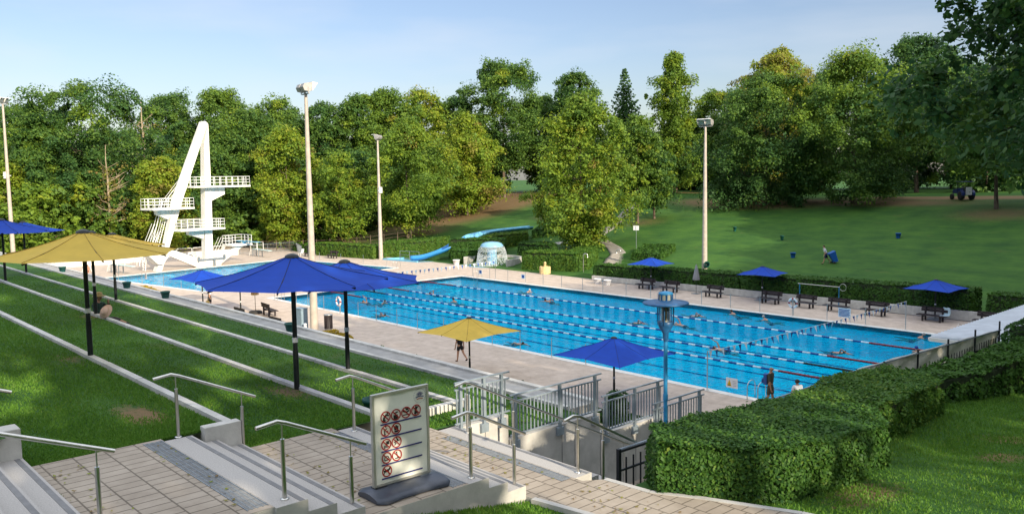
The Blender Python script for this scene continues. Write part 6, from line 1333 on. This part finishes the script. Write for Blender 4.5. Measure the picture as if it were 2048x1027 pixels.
def stand(lean=0., lleg=.0, rleg=.0, larm=.1, rarm=.1, lb=.1, rb=.1, H=1.75):
    """upright pose; leg and arm values are forward swing in radians"""
    k = H / 1.75; J = {}
    J['pelvis'] = (0, 0, .95); J['chest'] = (0, .42 * math.sin(lean), .95 + .42 * math.cos(lean)); J['neck'] = (0, .56 * math.sin(lean), .95 + .55 * math.cos(lean)); J['head'] = (0, .66 * math.sin(lean) + .02, .95 + .685 * math.cos(lean))
    for s_, sx, lg, am, bd in (('l', -1, lleg, larm, lb), ('r', 1, rleg, rarm, rb)):
        hp = Vector((sx * .10, 0, .90)); kn = hp + Vector((0, .43 * math.sin(lg), -.43 * math.cos(lg))); l2 = lg - (.35 if lg < 0 else .06); an = kn + Vector((0, .41 * math.sin(l2), -.41 * math.cos(l2)))
        J['hip' + s_], J['kn' + s_], J['an' + s_] = hp, kn, an
        sh = Vector((sx * .20, .52 * math.sin(lean), .95 + .47 * math.cos(lean))); el = sh + Vector((sx * .05, .29 * math.sin(am), -.29 * math.cos(am))); wr = el + Vector((sx * .01, .25 * math.sin(am + bd), -.25 * math.cos(am + bd)))
        J['sh' + s_], J['el' + s_], J['wr' + s_] = sh, el, wr
        J['to' + s_] = an + Vector((0, .17, -.05)) if lg >= 0 else an + Vector((0, .12, -.12))
    mn = min(min(v[2] for a, v in J.items() if a.startswith('an')) - .06, 9)
    return {a: Vector((v[0], v[1], v[2] - mn)) * k for a, v in J.items()}
# facing angle: rz=0 faces +y; rz=+90deg faces -x
person('walking woman in a black dress and flip flops under the yellow deck parasol', (31.6, -4.5, 0), R(95), {**stand(0, .18, -.42, .15, -.12, H=1.68)}, CL_BLACK, CL_BLACK, CL_BLACK, HAIRD, SKIN, .3, .62, toplen=.25)
man = person('man in a white shirt and dark shorts carrying a yellow bag on the near deck', (1.2, -6.0, 0), R(-40), stand(.05, .1, -.1, -.05, .1), CL_WHITE, CL_DARK, CL_DARK, HAIRD, SKIN, .4, 1.2)
t = thing('bag', 'yellow cloth bag in the hand of the white shirted man', 'bag', (1.62, -6.35, .12), R(-40)); m = MB(); m.plate([(-.2, -.1, 0), (.2, -.1, 0), (.24, -.1, .42), (.08, -.1, .50), (-.08, -.1, .50), (-.24, -.1, .42)], (0, .2, 0)); m.build('body', CL_ORANGE, t, bevel=.04); m = MB(); m.tube([(-.08, 0, .48), (-.05, 0, .66), (.05, 0, .66), (.08, 0, .48)], .012, 6); m.build('handle', CL_ORANGE, t)
person('bald man in an olive shirt with a blue backpack by the near pool edge', (48.6, .2 - 1.0, 0), R(-75), stand(.02, .15, -.15, -.1, .1, H=1.82), CL_OLIVE, CL_OLIVE, CL_DARK, None, SKIN2, .5, .9)
t = thing('backpack', 'blue backpack on the bald man at the pool edge', 'backpack', (48.6 - .17, -.84, 1.0), R(-75)); m = MB(); m.prism([(-.13, -.12), (.13, -.12), (.17, .06), (-.17, .06)], 0, .46); m.build('pack', CL_BLUE, t, bevel=.06); m = MB(); m.bx(-.13, .13, -.19, -.12, .05, .25); m.build('pocket', CL_BLUE, t, bevel=.02)
person('dark haired bather in a white top half hidden behind the picket fence', (50.0, -.9, 0), R(60), stand(.25, .1, -.1, .3, .3, H=1.45), CL_WHITE, CL_DARK, CL_DARK, HAIRD, SKIN2, .4, .8)
person('man in a white shirt and navy shorts pulling the blue bin over the hill lawn', (29.6, 40.2, G(29.6, 40.2)), R(47 + 90), stand(.30, .38, -.42, .15, -.55, .1, 0), CL_WHITE, CL_NAVY, CL_BLACK, HAIRD, SKIN, .45, .95)
Js = dict(pelvis=(0, 0, .14), chest=(0, -.10, .56), neck=(0, -.09, .72), head=(0, -.03, .86), shl=(-.2, -.10, .65), shr=(.2, -.10, .65), ell=(-.26, .12, .48), elr=(.26, .10, .46), wrl=(-.12, .22, .70), wrr=(.16, .30, .42), hipl=(-.1, .03, .12), hipr=(.1, .03, .12), knl=(-.14, .45, .16), knr=(.14, .46, .16), anl=(-.13, .86, .07), anr=(.13, .88, .07))
person('person in a straw hat and dark green top sitting against the lawn kerb', (38.75, -25.05, 5.6), R(-60), Js, CL_GREENC, CL_DARK, CL_DARK, HAIRD, SKIN, .8, 1.6, hat=STRAW)
t = thing('straw_hat', 'round pinkish straw hat lying on the kerb beside the seated person', 'hat', (40.6, -25.42, 6.08), 0); m = MB(); m.lathe([(.23, 0), (.235, .01), (.14, .03), (.13, .10), (.08, .13), (.001, .135)], 20); o = m.build('crown', M('pink_straw', (.60, .40, .30), .8, scale=30), t); o.rotation_euler = (R(58), 0, R(25)); o.location = (0, 0, .18)
m = MB(); m.lathe([(.141, .03), (.140, .055)], 20); o = m.build('band', BEIGEF, t); o.rotation_euler = (R(58), 0, R(25)); o.location = (0, 0, .18)
Jb = {k: Vector(v) + Vector((0, 0, .34)) for k, v in Js.items()}; Jb['anl'] = Vector((-.13, .52, .06)); Jb['anr'] = Vector((.13, .54, .06)); Jb['knl'] = Vector((-.13, .46, .48)); Jb['knr'] = Vector((.13, .46, .48))
person('person in red and dark clothes sitting on the bench at the sunlit hedge', (-32.5, 21.9, .02), R(190), Jb, CL_RED, CL_DARK, CL_DARK, HAIRD, SKIN, .8, 1.7)
t = thing('deck_chair', 'pale plastic chair left of the bench at the sunlit hedge', 'chair', (-34.4, 21.4, 0), R(190)); m = MB(); m.bx(-.24, .24, -.05, .42, .40, .44); m.build('seat', PLWHITE, t); m = MB(); m.plate([(-.24, -.05, .44), (.24, -.05, .44), (.24, -.2, .95), (-.24, -.2, .95)], (0, -.03, 0)); m.build('backrest', PLWHITE, t)
for sx in (-.21, .21):
    for sy in (0, .38): m = MB(); m.tube([(sx, sy, 0), (sx, sy, .4)], .022, 6); m.build('leg', PLWHITE, t)
person('bather at the left end of the diving pool beside the lifeguard chair', (-29.9, -6.4, 0), R(-60), stand(.1, .05, -.05, .3, .3, H=1.35), None, CL_RED, None, HAIRD, SKIN, .4, .4)
# swimmers
def swim(kind):
    J = dict(pelvis=(0, -.42, -.10), chest=(0, 0, -.03), neck=(0, .15, .0), head=(0, .28, .05), shl=(-.2, .08, -.01), shr=(.2, .08, -.01), hipl=(-.1, -.48, -.12), hipr=(.1, -.48, -.12), knl=(-.1, -.9, -.12), knr=(.1, -.9, -.2), anl=(-.1, -1.3, -.06), anr=(.1, -1.3, -.22), tol=(-.1, -1.45, -.08), tor=(.1, -1.45, -.26))
    J['ell'], J['wrl'] = (-.24, .34, -.02), (-.2, .6, -.05)
    if kind == 'crawl': J['elr'], J['wrr'] = (.32, .22, .30), (.26, .48, .12)
    elif kind == 'stretch': J['elr'], J['wrr'] = (.30, -.18, .10), (.3, -.42, -.05)
    elif kind == 'breast': J.update(head=(0, .20, .17), neck=(0, .12, .06), chest=(0, 0, -.05), elr=(.36, .25, -.1), wrr=(.3, .5, -.12), ell=(-.36, .25, -.1), wrl=(-.3, .5, -.12), pelvis=(0, -.40, -.25), hipl=(-.1, -.46, -.28), hipr=(.1, -.46, -.28))
    elif kind == 'back': J.update(face=(0, 0, 1), elr=(.26, .28, .34), wrr=(.18, .52, .46))
    elif kind == 'stand': return dict(pelvis=(0, 0, -.55), chest=(0, 0, -.12), neck=(0, 0, .06), head=(0, .02, .20), shl=(-.2, 0, .0), shr=(.2, 0, .0), ell=(-.3, .15, -.2), elr=(.3, .15, -.2), wrl=(-.25, .35, -.25), wrr=(.25, .35, -.25), hipl=(-.1, 0, -.6), hipr=(.1, 0, -.6), knl=(-.1, .05, -1), knr=(.1, .05, -1), anl=(-.1, 0, -1.4), anr=(.1, 0, -1.4))
    return J
W0 = -.02; SG = 'swimmers in the pool'
CAPB = cloth('blue_cap', (.02, .06, .28)); CAPW = cloth('white_cap', (.66, .68, .70))
S_ = [('crawl', 8.4, 10.9, 90, HAIRD, 'crawl swimmer lifting an arm high, near the far end left of centre'), ('back', 8.2, 4.2, 90, HAIRD, 'swimmer with a raised arm behind the pole of the second blue parasol'), ('breast', 13.6, 17.6, -90, HAIRG, 'grey haired breaststroke swimmer in the far lane below the mushroom fountain'), ('stretch', 18.9, 14.8, 90, CL_BLACK, 'dark clad swimmer stretched out under the farthest lane rope'),
      ('crawl', 15.0, 1.4, -90, HAIRD, 'dark haired crawl swimmer close to the near edge by the lifebuoy'), ('breast', 13.4, 9.5, 90, HAIRD, 'swimmer by the second lane rope above the yellow deck parasol'), ('crawl', 30.9, 11.8, -90, CAPB, 'crawl swimmer in a blue cap left of the blue lantern'), ('back', 33.3, 13.2, 90, HAIRG, 'swimmer half hidden right of the blue lantern lamp'), ('crawl', 32.0, 16.9, -90, HAIRD, 'dark haired crawl swimmer touching the farthest lane rope right of the lantern'),
      ('breast', 33.4, 19.5, 90, HAIRD, 'red shouldered breaststroke swimmer close to the far edge by the benches'), ('breast', 36.4, 18.9, 90, HAIRG, 'white haired breaststroke swimmer below the far lifebuoy'), ('breast', 46.6, 19.6, -60, HAIRG, 'grey haired swimmer with a dark float near the white roof corner'), ('crawl', 45.3, 12.0, -90, HAIRD, 'crawl swimmer stretched along the lane before the near pool end'), ('stand', 48.2, 15.2, 0, CAPB, 'bather in a blue cap standing at the near pool end'),
      ('stretch', 30.3, 1.2, -90, HAIRD, 'swimmer close to the near edge right of the yellow deck parasol'), ('back', 39.9, 8.1, 90, HAIRD, 'swimmer at the third lane rope left of the pennant line'), ('breast', 9.7, 5.0, -90, HAIRD, 'head of a swimmer just behind the lifebuoy on the near edge')]
for kd, x, y, a_, hr_, lb in S_:
    person(lb, (x, y, W0), R(a_), swim(kd), None, CL_DARK, None, hr_, SKIN, .4, .5, SG)
t = thing('swim_float', 'dark swimming float held by the grey haired swimmer', 'float', (47.2, 19.4, -.01), .5); m = MB(); m.bx(-.22, .22, -.14, .14, 0, .05); m.build('board', CL_NAVY, t, bevel=.02)
# dark bicycle-like bundle by the wall: two potted plants on the lower deck
